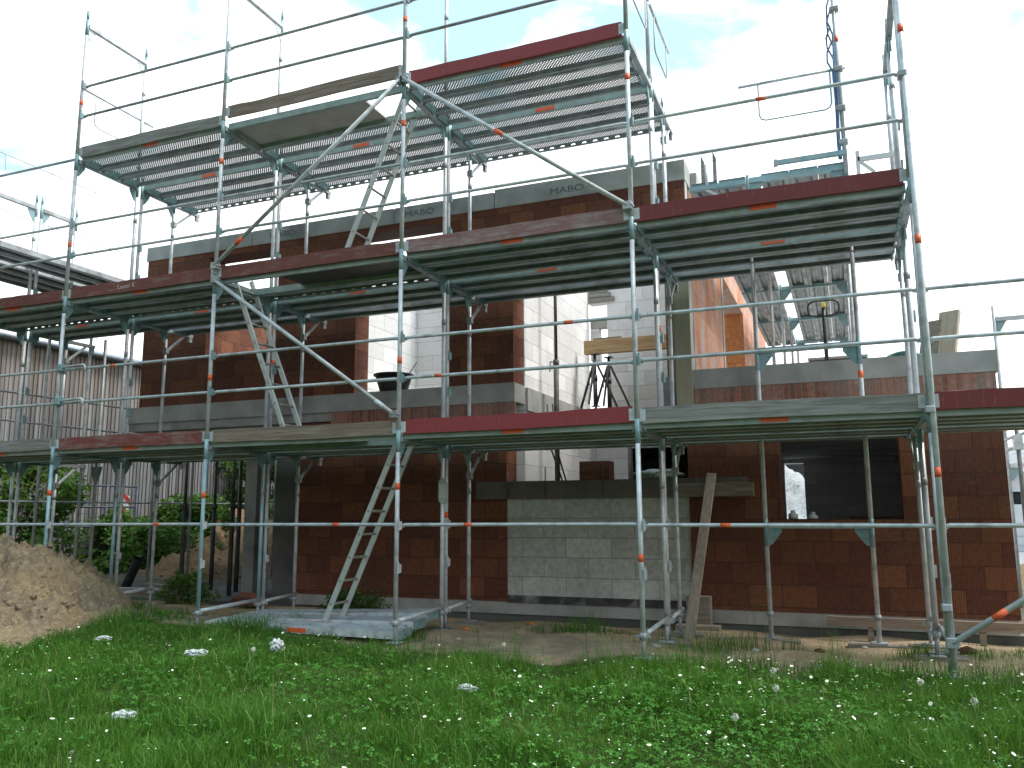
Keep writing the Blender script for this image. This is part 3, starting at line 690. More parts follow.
# upper floor
wall('wall', 'x', YB, YB + T, -6.37, .30, 2.86, 5.36, [(-5.04, -3.66, 3.64, 5.26), (-2.22, -.71, 2.86, 5.26)])
wall('wall', 'x', YB, YB + T, .30, 2.68, 5.0, 5.36)
wall('wall', 'y', 2.68 - T, 2.68, YB + T, 13.9, 2.82, 5.55, [(5.85, 8.86, 2.82, 5.0)], mats=BRICK_SUNLIT)
wall('wall', 'y', -6.37, -6.37 + T, YB + T, 12, 2.86, 5.36, [(7, 8.5, 3.6, 5.2)])
m = MB(); m.box(2.68 - T + .002, 2.682, 8.845, 8.862, 2.82, 4.998); m.build('block_reveal', BRICK_ORANGE, house, H0)
m = MB(); m.box(2.67, 2.695, 5.70, 5.85, 2.82, 5.0); m.build('mortar_edge', CONC_LIGHT, house, H0)
m = MB(); m.box(2.67, 2.69, YB + .02, YB + .16, 2.865, 5.5); m.build('mortar_edge', CONC_LIGHT, house, H0)
# interior walls of the upper floor, white
wall('wall', 'x', 6.1, 6.3, .32, 2.31, 2.83, 5.05, [(.32, .655, 2.83, 4.78)], mats=YTONG)
m = MB(); m.box(.34, .655, 6.12, 6.28, 4.34, 4.52); m.build('lintel', CONC_LIGHT, house, H0)
m = MB(); m.box(.34, .50, 6.12, 6.28, 3.75, 4.33); m.build('block_pier', YTONG, house, H0)
for k in range(3):
    m = MB(); m.box(.35, .80 - .06 * k, 6.06, 6.098, 4.80 + .085 * k, 4.875 + .085 * k); m.build('lintel_board', W_GREY, house, H0)
wall('wall', 'x', 4.6, 4.8, -2.33, .10, 2.86, 5.2, mats=YTONG)
wall('wall', 'y', -2.53, -2.33, YB + T, 7.5, 2.86, 5.2, mats=YTONG)
wall('wall', 'y', -3.62, -3.44, YB + T + .6, 7.5, 2.86, 4.55, mats=BRICK_SUNLIT)
# concrete crown of the upper wall: U-shaped lintel blocks butted end to end
for k, (a, b, dz) in enumerate(((-6.40, -4.2, 0), (-4.19, -1.6, 0), (-1.59, .02, 0), (.03, 2.70, .035))):
    m = MB(); m.box(a, b, YB - .015, YB + T + .01, 5.36, 5.60 + dz); c = m.build('crown_beam', CONC, house, H0, bevel=.006)
    if k in (1, 2, 3):
        text_mesh('lettering', 'MABO', .13, INK, c, Matrix.Translation(({1: -3.9, 2: -.62 - .85, 3: .80}[k] + .3, -.0165, 5.43)) @ Matrix.Rotation(R(90), 4, 'X') @ Matrix.Scale(1.35, 4, (1, 0, 0)))
m = MB(); m.box(2.45, 2.78, YB + .40, YB + 1.2, 5.36, 5.60); m.build('crown_beam', CONC_LIGHT, house, H0)
# right corner column still in its formwork
m = MB(); m.box(2.47, 2.675, YB + .0, YB + .36, 2.45, 4.998); m.build('column', CONC, house, H0)
m = MB(); m.box(2.50, 2.70, YB - .045, YB - .004, 2.42, 4.9); m.build('formwork_board', W_FORM, house, H0, bevel=.003)

# ------------------------------------------------------------------ scaffold along the right-hand wall (over the low roof)
def side_frame(y, z0, zlist, lab):
    r = thing('scaffold_section', lab, 'scaffold frame', (3.55, y, z0), 'frames of the scaffold over the flat roof')
    top = zlist[-1] - z0
    for x in (0, 1.05):
        m = MB(); m.tube([(x, 0, 0), (x, 0, top)], TUBE, 12); u = m.build('upright', GALV, r)
        for z in zlist:
            m = MB(); m.tube([(x, 0, z - z0 - .28), (x, 0, z - z0 + .01)], TUBE + .0012, 12); m.build('painted_head', TEAL, u)
        if z0 < 0:
            m = MB(); m.box(x - .075, x + .075, -.075, .075, -.012, 0); m.tube([(x, 0, .22), (x, 0, .27)], .035, 10); m.bar((x - .08, 0, .24), (x + .08, 0, .24), .018, .02); m.build('base_jack', GALV_DULL, r)
            m = MB(); m.tube([(x, 0, 2.72), (x, 0, 2.80)], TUBE + .002, 12); m.build('marker_band', ORANGE, u) if x else None
    for z in zlist:
        zz = z - z0
        m = MB(); m.box(.02, 1.03, -.03, .03, zz - .09, zz - .03); m.build('transom', TEAL_PALE, r)
        for x, s in ((0, 1), (1.05, -1)):
            m = MB(); m.prism([(x + s * .02, -.006, zz - .09), (x + s * .16, -.006, zz - .09), (x + s * .16, -.006, zz - .13), (x + s * .07, -.006, zz - .25), (x + s * .02, -.006, zz - .28)], (0, .012, 0)); m.build('gusset', TEAL, r)
    return r
side_frame(1.76, -.2, [1.03, 2.95, 4.95], 'tall frame standing before the brick wall right of the fourth upright')
for k, (y, w) in enumerate(((4.28, 'first'), (6.78, 'second'), (9.28, 'third'), (11.6, 'last'))):
    side_frame(y, 2.80, [4.95], f'{w} frame on the flat roof under the side decks')
SIDE = {}
for k in range(4):
    y0 = 1.80 + 2.5 * k
    for q, (x, w) in enumerate(((2.90, 'wall-side'), (3.22, 'second'), (3.70, 'third'), (4.01, 'fourth'), (4.32, 'outer'))):
        lab = f'{w} plank of the high side deck over the flat roof, {["nearest","second","third","farthest"][k]} bay'
        o = dup(PPL[(round(PX[3] - PX[2] - .07, 3), False, False, False)], (x + .295, y0, 4.97), lab); o.rotation_euler = (0, 0, R(90)); o['group'] = 'planks of the high side deck'
# brackets towards the wall, end guard, tall pole with blue straps
r = thing('scaffold_bracket', 'pale bracket at the near end of the high side deck', 'scaffold bracket', (2.88, 1.76, 4.95))
m = MB(); m.box(0, .64, -.025, .025, -.09, -.04); m.build('arm', TEAL_PALE, r)
m = MB(); m.bar((.18, 0, -.08), (.5, 0, -.3), .03, .03); m.build('strut', GALV, r)
m = MB(); m.tube([(.2, 0, -.08), (.2, 0, .22)], .02, 8); m.build('spigot', GALV, r)
end_guard('hooped end guard at the near end of the high side deck', (3.50, 1.70, 6.03), 1.16, 0)
t = thing('clamped_tube', 'tall tube hung with blue straps at the near end of the side deck', 'steel tube', (4.60, 1.70, 4.80))
m = MB(); m.tube([(0, 0, 0), (-.02, 0, 2.5)], TUBE, 12); m.build('tube', GALV, t)
m = MB(); m.tube([(-.01, 0, 1.55), (-.01, 0, 1.63)], TUBE + .0015, 12); m.build('marker_band', ORANGE, t)
for z in (.35, .75, 1.22, 1.95):
    m = MB(); m.box(-.06, .04, -.05, .03, z - .03, z + .03); m.build('coupler', GALV_DULL, t, bevel=.01)
o = MB()
for q in range(4):
    pts = []
    for k in range(13):
        z = .15 + 2.0 * k / 12 * (1 - .1 * q); pts.append((-.04 - .008 * q - .005 * math.sin(k * .9 + q * 2) - (.05 if 9 < k < 12 else 0), -.03 + .006 * math.cos(k * .8 + q), z))
    o.tube(pts, .011, 6)
o.tube([(-.07, -.03, 1.75), (-.12, -.05, 1.60), (-.2, -.06, 1.5)], .004, 5)
b = o.build('blue_strap', BLUEP, None); b.location = (4.60, 1.70, 4.80); tag(b, 'bundle of blue straps wound round the tall tube', 'strap')
r = thing('steel_tube', 'pale spare rail lying on the near end of the side deck', 'steel tube', (3.87, 1.62, 5.0))
m = MB(); m.bar((0, 0, 0), (.75, 0, .0), .05, .05); m.build('rail', TEAL_PALE, r)
m = MB(); m.box(-.02, .02, -.03, .03, -.035, .035); m.build('end_cap', GALV, r)
for k, (x, w) in enumerate(((3.02, 'left'), (3.16, 'right'))):
    m = MB(); m.prism([(x - .022, 1.9, 4.9), (x + .022, 1.9, 4.9), (x + .022, 1.9, 5.27 + .03 * k), (x - .018, 1.9, 5.36 + .03 * k)], (0, .03, 0)); s = m.build('wooden_stake', W_GREY, None, (x, 1.9, 4.9)); s.location = (x, 1.9, 4.9)
    tag(s, f'pointed grey wooden stake above the side deck, {w} of the pair', 'stake', 'pointed stakes on the side deck')
r = thing('scaffold_bracket', 'short white bracket between side deck and the fifth upright', 'scaffold bracket', (4.72, 1.62, 4.83))
m = MB(); m.box(0, .36, -.02, .02, .04, .09); m.box(-.02, .02, -.02, .02, -.12, .16); m.build('arm', WHITE, r)
m = MB(); m.bar((.02, 0, .04), (.16, 0, -.1), .03, .03); m.build('strut', WHITE, r)
# guard rails along the outer side of that deck
for z, w in ((5.95, 'upper'), (5.5, 'lower')): pass

# ------------------------------------------------------------------ scaffold along the left-hand wall
def left_frame(y, lab, top=5.0):
    r = thing('scaffold_section', lab, 'scaffold frame', (-8.25, y, -.25), 'frames of the scaffold on the left wall')
    for x in (0, .98):
        m = MB(); m.tube([(x, 0, 0), (x, 0, top + .25)], TUBE, 10); u = m.build('upright', GALV_DULL, r)
    for z in (4.95,):
        m = MB(); m.box(.02, 1.75, -.03, .03, z + .25 - .09, z + .25 - .03); m.build('transom', GALV_DULL, r)
    return r
for k, (y, w) in enumerate(((2.3, 'first'), (4.8, 'second'), (7.3, 'third'), (9.8, 'fourth'))):
    left_frame(y, f'{w} frame of the left side scaffold between house and barn')
for lev, wz in ((4.95, 'upper'),):
    for k in range(5):
        y0 = -2.65 + 2.5 * k
        if lev < 4 and k < 1: continue
        for q, (x, w) in enumerate(((-8.22, 'outer'), (-7.90, 'second'), (-7.58, 'third'), (-7.14, 'fourth'), (-6.82, 'wall-side'))):
            if (k == 0) and q < 0: continue
            lab = f'{w} plank, {wz} deck of the left side scaffold, bay {["nearest","second","third","fourth","last"][k]}'
            o = dup(PPL[(round(PX[3] - PX[2] - .07, 3), False, False, False)], (x + .305, y0, lev + .02), lab); o.rotation_euler = (0, 0, R(90)); o['group'] = 'planks of the left side scaffold'
for z, w, rr in ((7.08, 'highest thin line', .008), (6.12, 'second thin line', .008), (3.13, 'upper rail', .0185), (2.66, 'lower rail', .0185), (1.35, 'lowest rail', .0185)):
    m = MB(); m.tube([(-8.28, -3, z), (-8.28, 3, z - .01), (-8.28, 12, z)], rr, 6)
    if rr < .01:
        for y in (1.2, 2.1, 3.0, 4.4): m.tube([(-8.28, y, z), (-8.29, y + .03, z - .04), (-8.29, y + .05, z - .28)], .005, 5)
    o = m.build('guard_rail', GALV_DULL, None, (-8.28, -3, z)); o.location = (-8.28, -3, z)
    tag(o, f'{w} running back along the left side scaffold toward the barn', 'guard rail', 'rails of the left side scaffold')
t = thing('steel_tube', 'dark scaffold upright behind the sand heap near the barn', 'steel tube', (-6.34, 1.78, -.25))
m = MB(); m.tube([(0, 0, 0), (0, 0, 4.1)], TUBE, 10); m.build('tube', GALV_DULL, t)
m = MB(); m.prism([(-.12, -.006, 2.1), (.12, -.006, 2.1), (.05, -.006, 1.88), (-.05, -.006, 1.88)], (0, .012, 0)); m.build('gusset', TEAL, t)

# ------------------------------------------------------------------ props and loose site objects
def prop(lab, x, y, z0, z1, grp, tripod=False, mat=DARKSTEEL):
    r = thing('steel_prop', lab, 'steel prop', (x, y, z0), grp)
    h = z1 - z0; c = h * .55
    m = MB(); m.tube([(0, 0, .01), (0, 0, c)], .038, 12); m.build('outer_tube', mat, r)
    m = MB(); m.tube([(0, 0, c), (0, 0, h - .01)], .025, 12); m.build('inner_tube', mat, r)
    m = MB(); m.tube([(0, 0, c - .06), (0, 0, c + .04)], .044, 12); m.tube([(-.09, 0, c + .02), (.02, 0, c - .01)], .009, 6); m.tube([(-.09, 0, c + .02), (-.10, 0, c - .13)], .008, 6); m.build('adjusting_collar', mat, r)
    for z in (0, h - .008):
        m = MB(); m.box(-.07, .07, -.07, .07, z, z + .008); m.build('end_plate', mat, r)
    if tripod:
        for k in range(3):
            a = k * 2.1 + .5
            m = MB(); m.bar((.03 * math.cos(a), .03 * math.sin(a), .72), (.36 * math.cos(a), .36 * math.sin(a), 0.0), .03, .03); m.build('leg', mat, r)
    return r
G1 = 'steel props under the overhanging floor'
for x, y, w in ((-5.75, 3.05, 'leftmost'), (-5.98, 4.0, 'second'), (-5.35, 3.9, 'middle'), (-5.35, 5.4, 'rear'), (-4.98, 3.3, 'rightmost')):
    prop(f'{w} dark steel prop under the overhanging floor', x, y, -.19, 2.46, G1)
prop('dark steel prop standing in the open stairwell before white blocks', .55, 3.6, 1.2, 5.0, 'props inside the shell')
prop('brown tripod prop under the pine beam, left one', .66, 5.25, 2.83, 3.70, 'props inside the shell', True)
prop('brown tripod prop under the pine beam, right one', .80, 5.6, 2.83, 3.70, 'props inside the shell', True)
prop('pale prop with wing nut behind the sill beam', 1.66, 3.4, .4, 2.4, 'props inside the shell', False, GALV_DULL)
m = MB(); m.box(.46, 2.2, 5.3, 5.42, 3.72, 3.95); o = m.build('timber_beam', W_PINE, None, (.46, 5.3, 3.72), bevel=.004); o.location = (.46, 5.3, 3.72); tag(o, 'pine beam resting on tripod props before the white wall', 'timber beam')
m = MB(); m.box(.62, 1.1, 5.32, 5.44, 3.952, 3.985); o = m.build('timber_offcut', W_OLD, None, (.62, 5.32, 3.952), bevel=.003); o.location = (.62, 5.32, 3.952); tag(o, 'short board offcut lying on the pine beam', 'board')
o = thing('clay_block', 'dark brown clay block standing on the sill beam', 'block', (1.19, 2.60, 1.532))
m = MB(); m.box(0, .40, 0, .24, 0, .24); m.build('shell', brick('single_dark_block', (.14, .06, .045), (.19, .08, .055), (.12, .06, .04), .5, .3, .002, (.11, .05, .04), zoff=.03), o, bevel=.004)
m = MB()
for k in range(5): m.box(.045 + .066 * k, .085 + .066 * k, .03, .21, .2402, .2415)
m.build('hole_shade', BLACKPLASTIC, o)  # flat black strips on top, painted shade in place of open holes
def crumple(name, lab, loc, sx, sy, sz, mat, seed, cat, sub=4, grp=None, amp=.35, fr=(2, 9)):
    bm = bmesh.new(); bmesh.ops.create_icosphere(bm, subdivisions=sub, radius=1)
    rg = np.random.default_rng(seed); D = rg.normal(size=(26, 3)); D /= np.linalg.norm(D, axis=1)[:, None]; ph = rg.uniform(fr[0], fr[1], 26)
    for v in bm.verts:
        n = np.array(v.co); k = 1 + amp * float(np.mean(np.sin(ph * (D @ n) + ph))) * 2.2
        v.co = (n[0] * sx * k, n[1] * sy * k, max(n[2], -.55) * sz * k)
    for f in bm.faces: f.smooth = False
    me = bpy.data.meshes.new(name); bm.to_mesh(me); bm.free(); me.materials.append(mat)
    o = bpy.data.objects.new(name, me); COL.objects.link(o); o.location = loc; tag(o, lab, cat, grp); return o
crumple('plastic_bag', 'blue and white cement bag lying on the sill beam', (2.2, 2.72, 1.58), .28, .13, .07, WHITEP, 5, 'bag')
# rebar stubs on the sill beam
for k, x in enumerate((.22, .75, 1.52)):
    m = MB(); m.tube([(x, YB - .03, 1.31), (x, YB - .03, 1.66 + .05 * (k == 1))], .008, 6); o = m.build('rebar', DARKSTEEL, None, (x, YB - .03, 1.31)); o.location = (x, YB - .03, 1.31)
    tag(o, f'thin rebar stub in front of the sill beam, {["left","middle","right"][k]} of three', 'rebar', 'rebar stubs on the sill beam')
m = MB()
for k in range(2): m.tube([(.62 + .08 * k, 3.0, 2.6), (.66 + .08 * k, 3.0, 2.0), (.82 + .05 * k, 3.02, 1.54)], .012, 6)
o = m.build('cable', BLACKPLASTIC, None, (.7, 3, 1.54)); o.location = (.7, 3, 1.54); tag(o, 'pair of black cables hanging behind the sill beam', 'cable')
# bucket
b = thing('mortar_bucket', 'black mortar tub on the window ledge behind the third upright', 'bucket', (-1.62, 2.66, 2.862))
m = MB(); m.lathe([(0, 0), (.20, 0), (.27, .24), (.255, .24), (.19, .02), (0, .02)], (0, 0, 0), 24); m.build('tub', BLACKPLASTIC, b)
m = MB(); m.lathe([(.268, .22), (.295, .225), (.295, .245), (.262, .245)], (0, 0, 0), 24); m.build('rim', BLACKPLASTIC, b)
m = MB(); m.bar((.22, .0, .2), (.34, .06, .42), .02, .012); m.build('trowel_handle', W_OLD, b)
# leaning plank and boards on the facade
o = thing('leaning_plank', 'weathered plank leaning on the wall right of the fourth upright', 'plank', (2.70, 1.62, -.25))
m = MB(); m.bar((0, 0, 0), (.19, .86, 1.82), .11, .045, up=(0, -1, .4)); m.build('board', W_POST, o, bevel=.003)
m = MB(); m.box(2.55, 2.83, 2.36, 2.50, -.24, .14); o = m.build('timber_block', W_OLD, None, (2.55, 2.36, -.24), bevel=.004); o.location = (2.55, 2.36, -.24); tag(o, 'squared timber block at the plinth behind the leaning plank', 'timber block')
m = MB(); m.box(2.45, 2.95, 2.15, 2.34, -.24, -.17); o = m.build('timber_board', W_OLD, None, (2.45, 2.15, -.24), bevel=.004); o.location = (2.45, 2.15, -.24); tag(o, 'flat board on the soil beside the leaning plank', 'board')
m = MB(); m.box(2.47, 3.37, 2.485, 2.525, 1.30, 1.46); o = m.build('timber_board', W_OLD, None, (2.47, 2.5, 1.3), bevel=.003); o.location = (2.47, 2.5, 1.3); tag(o, 'horizontal board nailed to the brick wall behind the leaning plank', 'board')
o = thing('formwork_rail', 'long low board on short pegs before the right wall foot', 'board', (4.1, 2.15, -.25))
m = MB(); m.box(0, 2.2, 0, .035, .15, .25); m.build('board', W_BROWN, o, bevel=.003)
for x in (.4, 1.45, 2.05):
    m = MB(); m.box(x, x + .06, .036, .08, -.1, .22); m.build('peg', W_OLD, o)
# boards under the base plates
n = 0
for i in (3, 4, 5):
    for y, ww in ((0, 'front'), (1.1, 'middle'), (1.78, 'rear')):
        if i == 3 and y == 0: continue
        m = MB(); m.box(-.22, .22, -.11, .11, 0, .035); o = m.build('sole_board', W_OLD, None, bevel=.003); o.location = (PX[i] + .02, y, -.235); o.rotation_euler = (0, 0, random.uniform(-.3, .3))
        tag(o, f'flat board under the {ww} jack of {axis_name(i)}', 'board', 'boards under the scaffold jacks')
for x, w in ((3.55, 'left'), (4.6, 'right')):
    m = MB(); m.box(-.3, .3, -.1, .1, 0, .035); o = m.build('sole_board', W_OLD, None, bevel=.003); o.location = (x, 1.76, -.25); tag(o, f'flat board under the {w} foot of the frame by the brick wall', 'board', 'boards under the scaffold jacks')
# on the flat roof
o = thing('pallet_truck', 'pallet truck with black loop handle parked on the flat roof', 'pallet truck', (4.25, 3.6, 2.80))
m = MB(); m.tube([(0, 0, .12), (0, -.04, .95)], .026, 10); m.build('drawbar', BLACKPLASTIC, o)
m = MB(); pts = []
for k in range(25):
    a = 2 * math.pi * k / 24; c, s_ = math.cos(a), math.sin(a)
    pts.append((.19 * math.copysign(abs(c) ** .55, c), -.05, .93 + .105 * math.copysign(abs(s_) ** .6, s_)))
m.tube(pts, .013, 8, caps=False); m.build('handle_loop', BLACKPLASTIC, o)
m = MB(); m.box(-.03, .03, -.08, -.02, .94, 1.0); m.build('release_button', YELLOWP, o, bevel=.008)
m = MB(); m.box(-.27, .27, .0, .2, .06, .24); m.build('pump_body', ORANGEP, o, bevel=.03)
for x in (-.19, .19):
    m = MB(); m.box(x - .08, x + .08, .2, 1.3, .12, .18); m.build('fork', ORANGEP, o, bevel=.01)
for x in (-.1, .1):
    m = MB(); m.tube([(x - .03, .04, .09), (x + .03, .04, .09)], .09, 14); m.build('wheel', BLACKPLASTIC, o)
o = thing('mortar_machine', 'low dark teal steel box behind the pallet truck on the roof', 'box', (4.02, 4.2, 2.80))
m = MB(); m.box(0, .72, 0, .5, .05, .36); m.build('body', mottled('dark_teal_box', (.06, .10, .10), (.10, .15, .15), 6, .5, .2, .1), o, bevel=.01)
for x in (.02, .64):
    m = MB(); m.box(x, x + .06, .02, .48, 0, .05); m.build('skid', DARKSTEEL, o)
m = MB(); m.box(-.02, .74, -.02, .52, .36, .40); m.build('lid', TEAL_PALE, o, bevel=.008)
crumple('tarpaulin', 'dark teal folded tarpaulin on the roof edge by the fifth upright', (5.17, 3.5, 2.93), .24, .30, .11, TEAL_DARK, 9, 'tarpaulin')
for k, (x, y, z, a, ln, lab) in enumerate(((5.42, 3.55, 2.90, 68, .62, 'short board tipped up on the roof corner, darker left one'), (5.60, 3.5, 2.93, 74, .70, 'short board tipped up on the roof corner, lighter tall one'))):
    m = MB(); m.box(-.03, .03, -.12, .12, 0, ln); o = m.build('tipped_board', W_OLD if k == 0 else wood('pale_board', (.34, .29, .22), (.46, .40, .32), axis=2), None, bevel=.004)
    o.location = (x, y, z); o.rotation_euler = (0, R(22), R(62)); tag(o, lab, 'board', 'boards tipped up on the roof corner')
m = MB(); m.box(-.22, .22, -.12, .12, 0, .09); o = m.build('timber_offcut', W_PINE, None, bevel=.004); o.location = (5.70, 3.2, 2.862); o.rotation_euler = (0, 0, .1); tag(o, 'flat pale offcut lying on the right roof corner', 'board')
m = MB(); m.box(-.28, .28, -.2, .2, 0, .10); o = m.build('timber_offcut', W_OLD, None, bevel=.004); o.location = (5.48, 3.55, 2.802); tag(o, 'low dark timber supporting the tipped boards on the roof', 'board')
# seen through the ground floor window
o = thing('brick_pallet', 'stack of red bricks on a pallet inside the ground floor window', 'brick stack', (4.3, 4.4, -.18))
m = MB(); m.box(0, 1.05, 0, .8, .14, 1.05); m.build('bricks', BRICK, o)
m = MB(); m.box(.1, .85, .05, .7, 1.052, 1.22); m.build('top_layer', BRICK, o)
for y in (0, .35, .7):
    m = MB(); m.box(0, 1.05, y, y + .1, 0, .138); m.build('skid', W_OLD, o)
for k, (x, lab) in enumerate(((3.78, 'white canister on the ground floor window sill, left one'), (4.0, 'white canister on the ground floor window sill, right one'))):
    o = thing('canister', lab, 'canister', (x, 2.72, 1.032), 'canisters on the window sill')
    m = MB(); m.lathe([(0, 0), (.055, 0), (.055, .05 - .02 * k), (.03, .07 - .02 * k), (0, .072 - .02 * k)], (0, 0, 0), 14); m.build('bottle', WHITE, o)
    m = MB(); m.lathe([(.026, .072 - .02 * k), (.026, .10 - .02 * k), (0, .10 - .02 * k)], (0, 0, 0), 12); m.build('cap', WHITE, o)

# ------------------------------------------------------------------ ground
def gz(x, y):
    x = np.asarray(x, float); y = np.asarray(y, float)
    z = -.215 + .03 * np.sin(x * 1.1 + .4) * np.sin(y * 1.3) + .018 * np.sin(x * 3.1 + y * 2.2) + .012 * np.sin(x * 5.3 - y * 6.1)
    z += .13 * np.exp(-(((x + 2.9) / 1.3) ** 2 + ((y - .0) / 1.0) ** 2))
    t = np.clip((y - 1.9) / .6, 0, 1); z -= .05 * t * np.clip((x + 2) / 2, 0, 1)
    return z
def heightgrid(xs, ys, fn, name, mat, label=None, cat=None, kind=None, smooth=True):
    X, Y = np.meshgrid(xs, ys); Z = fn(X, Y); nx, ny = len(xs), len(ys)
    v = np.stack([X.ravel(), Y.ravel(), Z.ravel()], 1)
    i = np.arange(nx - 1); j = np.arange(ny - 1); I, J = np.meshgrid(i, j)
    a = (J * nx + I).ravel(); f = np.stack([a, a + 1, a + 1 + nx, a + nx], 1)
    me = bpy.data.meshes.new(name); me.from_pydata(v.tolist(), [], f.tolist()); me.materials.append(mat)
    me.polygons.foreach_set('use_smooth', [smooth] * len(me.polygons)); me.update()
    o = bpy.data.objects.new(name, me); COL.objects.link(o); tag(o, label, cat, None, kind); return o
def spread(lo, hi, step, far):
    mid = list(np.arange(lo, hi + 1e-6, step)); out = []; d = step; p = lo
    while p > -far: d *= 1.6; p -= d; out.append(p)
    right = []; d = step; p = hi
    while p < far: d *= 1.6; p += d; right.append(p)
    return np.array(out[::-1] + mid + right)
heightgrid(spread(-11, 10, .12, 260), spread(-9, 10, .12, 260), gz, 'ground', GROUND, kind='structure')

def rough(x, y, s):
    return (np.sin(x * 2.3 * s + 1.3 * np.sin(y * 1.7 * s)) * np.sin(y * 2.9 * s + 1.1 * np.sin(x * 2.1 * s)) + .5 * np.sin(x * 6.7 * s + y * 3.3 * s + 1) * np.sin(y * 7.9 * s - x * 2.7 * s) + .28 * np.sin(x * 15.1 * s - y * 9.7 * s) * np.sin(y * 17.3 * s + x * 5.1 * s))
def fbm_maker(seed, f0, octaves, gain=.55):
    rg = np.random.default_rng(seed); W = []
    for o in range(octaves):
        for k in range(14):
            a = rg.uniform(0, np.pi); f = f0 * 2.0 ** o * rg.uniform(.7, 1.4); W.append((np.cos(a) * f, np.sin(a) * f, rg.uniform(0, 6.28), gain ** o / np.sqrt(7)))
    def fn(X, Y):
        Z = 0
        for a, b, p, g in W: Z = Z + g * np.sin(a * X + b * Y + p)
        return Z
    return fn
def lumps(pos, rmin, rmax, rg, m, squash=.75):
    """angular clods added to an existing mesh"""
    for x, y, z in pos:
        r = rmin + (rmax - rmin) * rg.random() ** 2.5; b = len(m.v)
        bm = bmesh.new(); bmesh.ops.create_icosphere(bm, subdivisions=1, radius=r)
        for v in bm.verts: v.co = Vector((v.co.x * (.7 + .6 * rg.random()), v.co.y * (.7 + .6 * rg.random()), v.co.z * squash * (.7 + .6 * rg.random())))
        bm.verts.ensure_lookup_table(); m.v += [(v.co.x + x, v.co.y + y, v.co.z + z) for v in bm.verts]
        for f in bm.faces: m.face([b + v.index for v in f.verts], 0, False)
        bm.free()
def heap(name, lab, cx, cy, rx, ry, h, mat, seed, n, step=.05, peak=1.0, extra=()):
    rg = np.random.default_rng(seed)
    xs = np.arange(-rx * 1.15, rx * 1.15, step); ys = np.arange(-ry * 1.15, ry * 1.15, step)
    nz = fbm_maker(seed, 3.0, 5, .62); nz2 = fbm_maker(seed + 50, 24, 2, .8)
    def fn(X, Y):
        ang = np.arctan2(Y, X); wob = 1 + .10 * np.sin(ang * 3 + seed) + .06 * np.sin(ang * 5 + 2 * seed)
        d = np.sqrt((X / rx) ** 2 + (Y / ry) ** 2) / wob
        z = h * np.clip(1 - d ** peak, -.25, 1)
        for ex, ey, er, eh in extra: z = np.maximum(z, eh * (1 - np.sqrt((X - ex) ** 2 + (Y - ey) ** 2) / er))
        e = np.clip(z * 4, .2, 1)
        return z + .078 * nz(X, Y) * e + .034 * np.abs(nz2(X, Y)) * e
    X, Y = np.meshgrid(xs, ys); Z = fn(X, Y); nx, ny = len(xs), len(ys); m = MB()
    m.v = [tuple(p) for p in np.stack([X.ravel(), Y.ravel(), Z.ravel()], 1).tolist()]
    for j in range(ny - 1):
        for i in range(nx - 1): m.face((j * nx + i, j * nx + i + 1, (j + 1) * nx + i + 1, (j + 1) * nx + i), 0, step > .05)
    P = []
    for _ in range(n):
        a = rg.uniform(0, 6.28); d = math.sqrt(rg.random()) * 1.05; x, y = d * rx * math.cos(a), d * ry * math.sin(a)
        P.append((x, y, float(fn(np.array(x), np.array(y))) + .003))
    lumps(P, .008, .055, rg, m)
    o = m.build(name, mat); o.location = (cx, cy, float(gz(cx, cy)) - .03); tag(o, lab, 'heap'); return o
heap('sand_heap', 'big heap of yellowish sandy soil at the left edge of the grass', -5.4, -.5, 2.15, 1.8, 1.27, SOIL_HEAP, 3, 620, .024, 1.0, extra=((.62, -.05, 1.35, 1.08),))
heap('soil_mound', 'brown soil mound behind the props left of the house', -11.0, 10.2, 2.6, 1.8, 1.5, SOIL_BROWN, 5, 200, .1)
heap('soil_mound', 'tall brown soil mound close to the house corner', -8.8, 10.8, 2.4, 2.2, 1.9, SOIL_BROWN, 8, 160, .1)
heap('soil_mound', 'low clumpy brown soil ridge before the shrubs', -8.9, 7.0, 2.0, .9, .55, SOIL_BROWN, 11, 220, .07)
heap('rubble_heap', 'sandy rubble heap beyond the right house corner', 8.2, 9.5, 2.2, 1.6, .75, SOIL_HEAP, 14, 160, .09)
heap('gravel_heap', 'grey gravel heap seen through the doorway behind the house', 2.0, 20.5, 4.2, 3.0, 3.3, mottled('grey_gravel', (.22, .225, .23), (.42, .425, .43), 22, .95, 0, .8, 30), 17, 60, .1)
sh = thing('dark_shed', 'dark shed with pale roof edge beyond the gravel heap', 'shed', (-2, 27, -.3))
m = MB(); m.box(0, 9, 0, 4, 0, 3.6); m.build('wall', DARKPANE, sh)
m = MB(); m.box(-.2, 9.2, -.3, 4.2, 3.602, 3.8); m.build('roof', WHITE, sh)
m = MB(); m.box(4.9, 5.3, -.03, -.003, 3.1, 3.5); m.build('window', WHITE, sh)
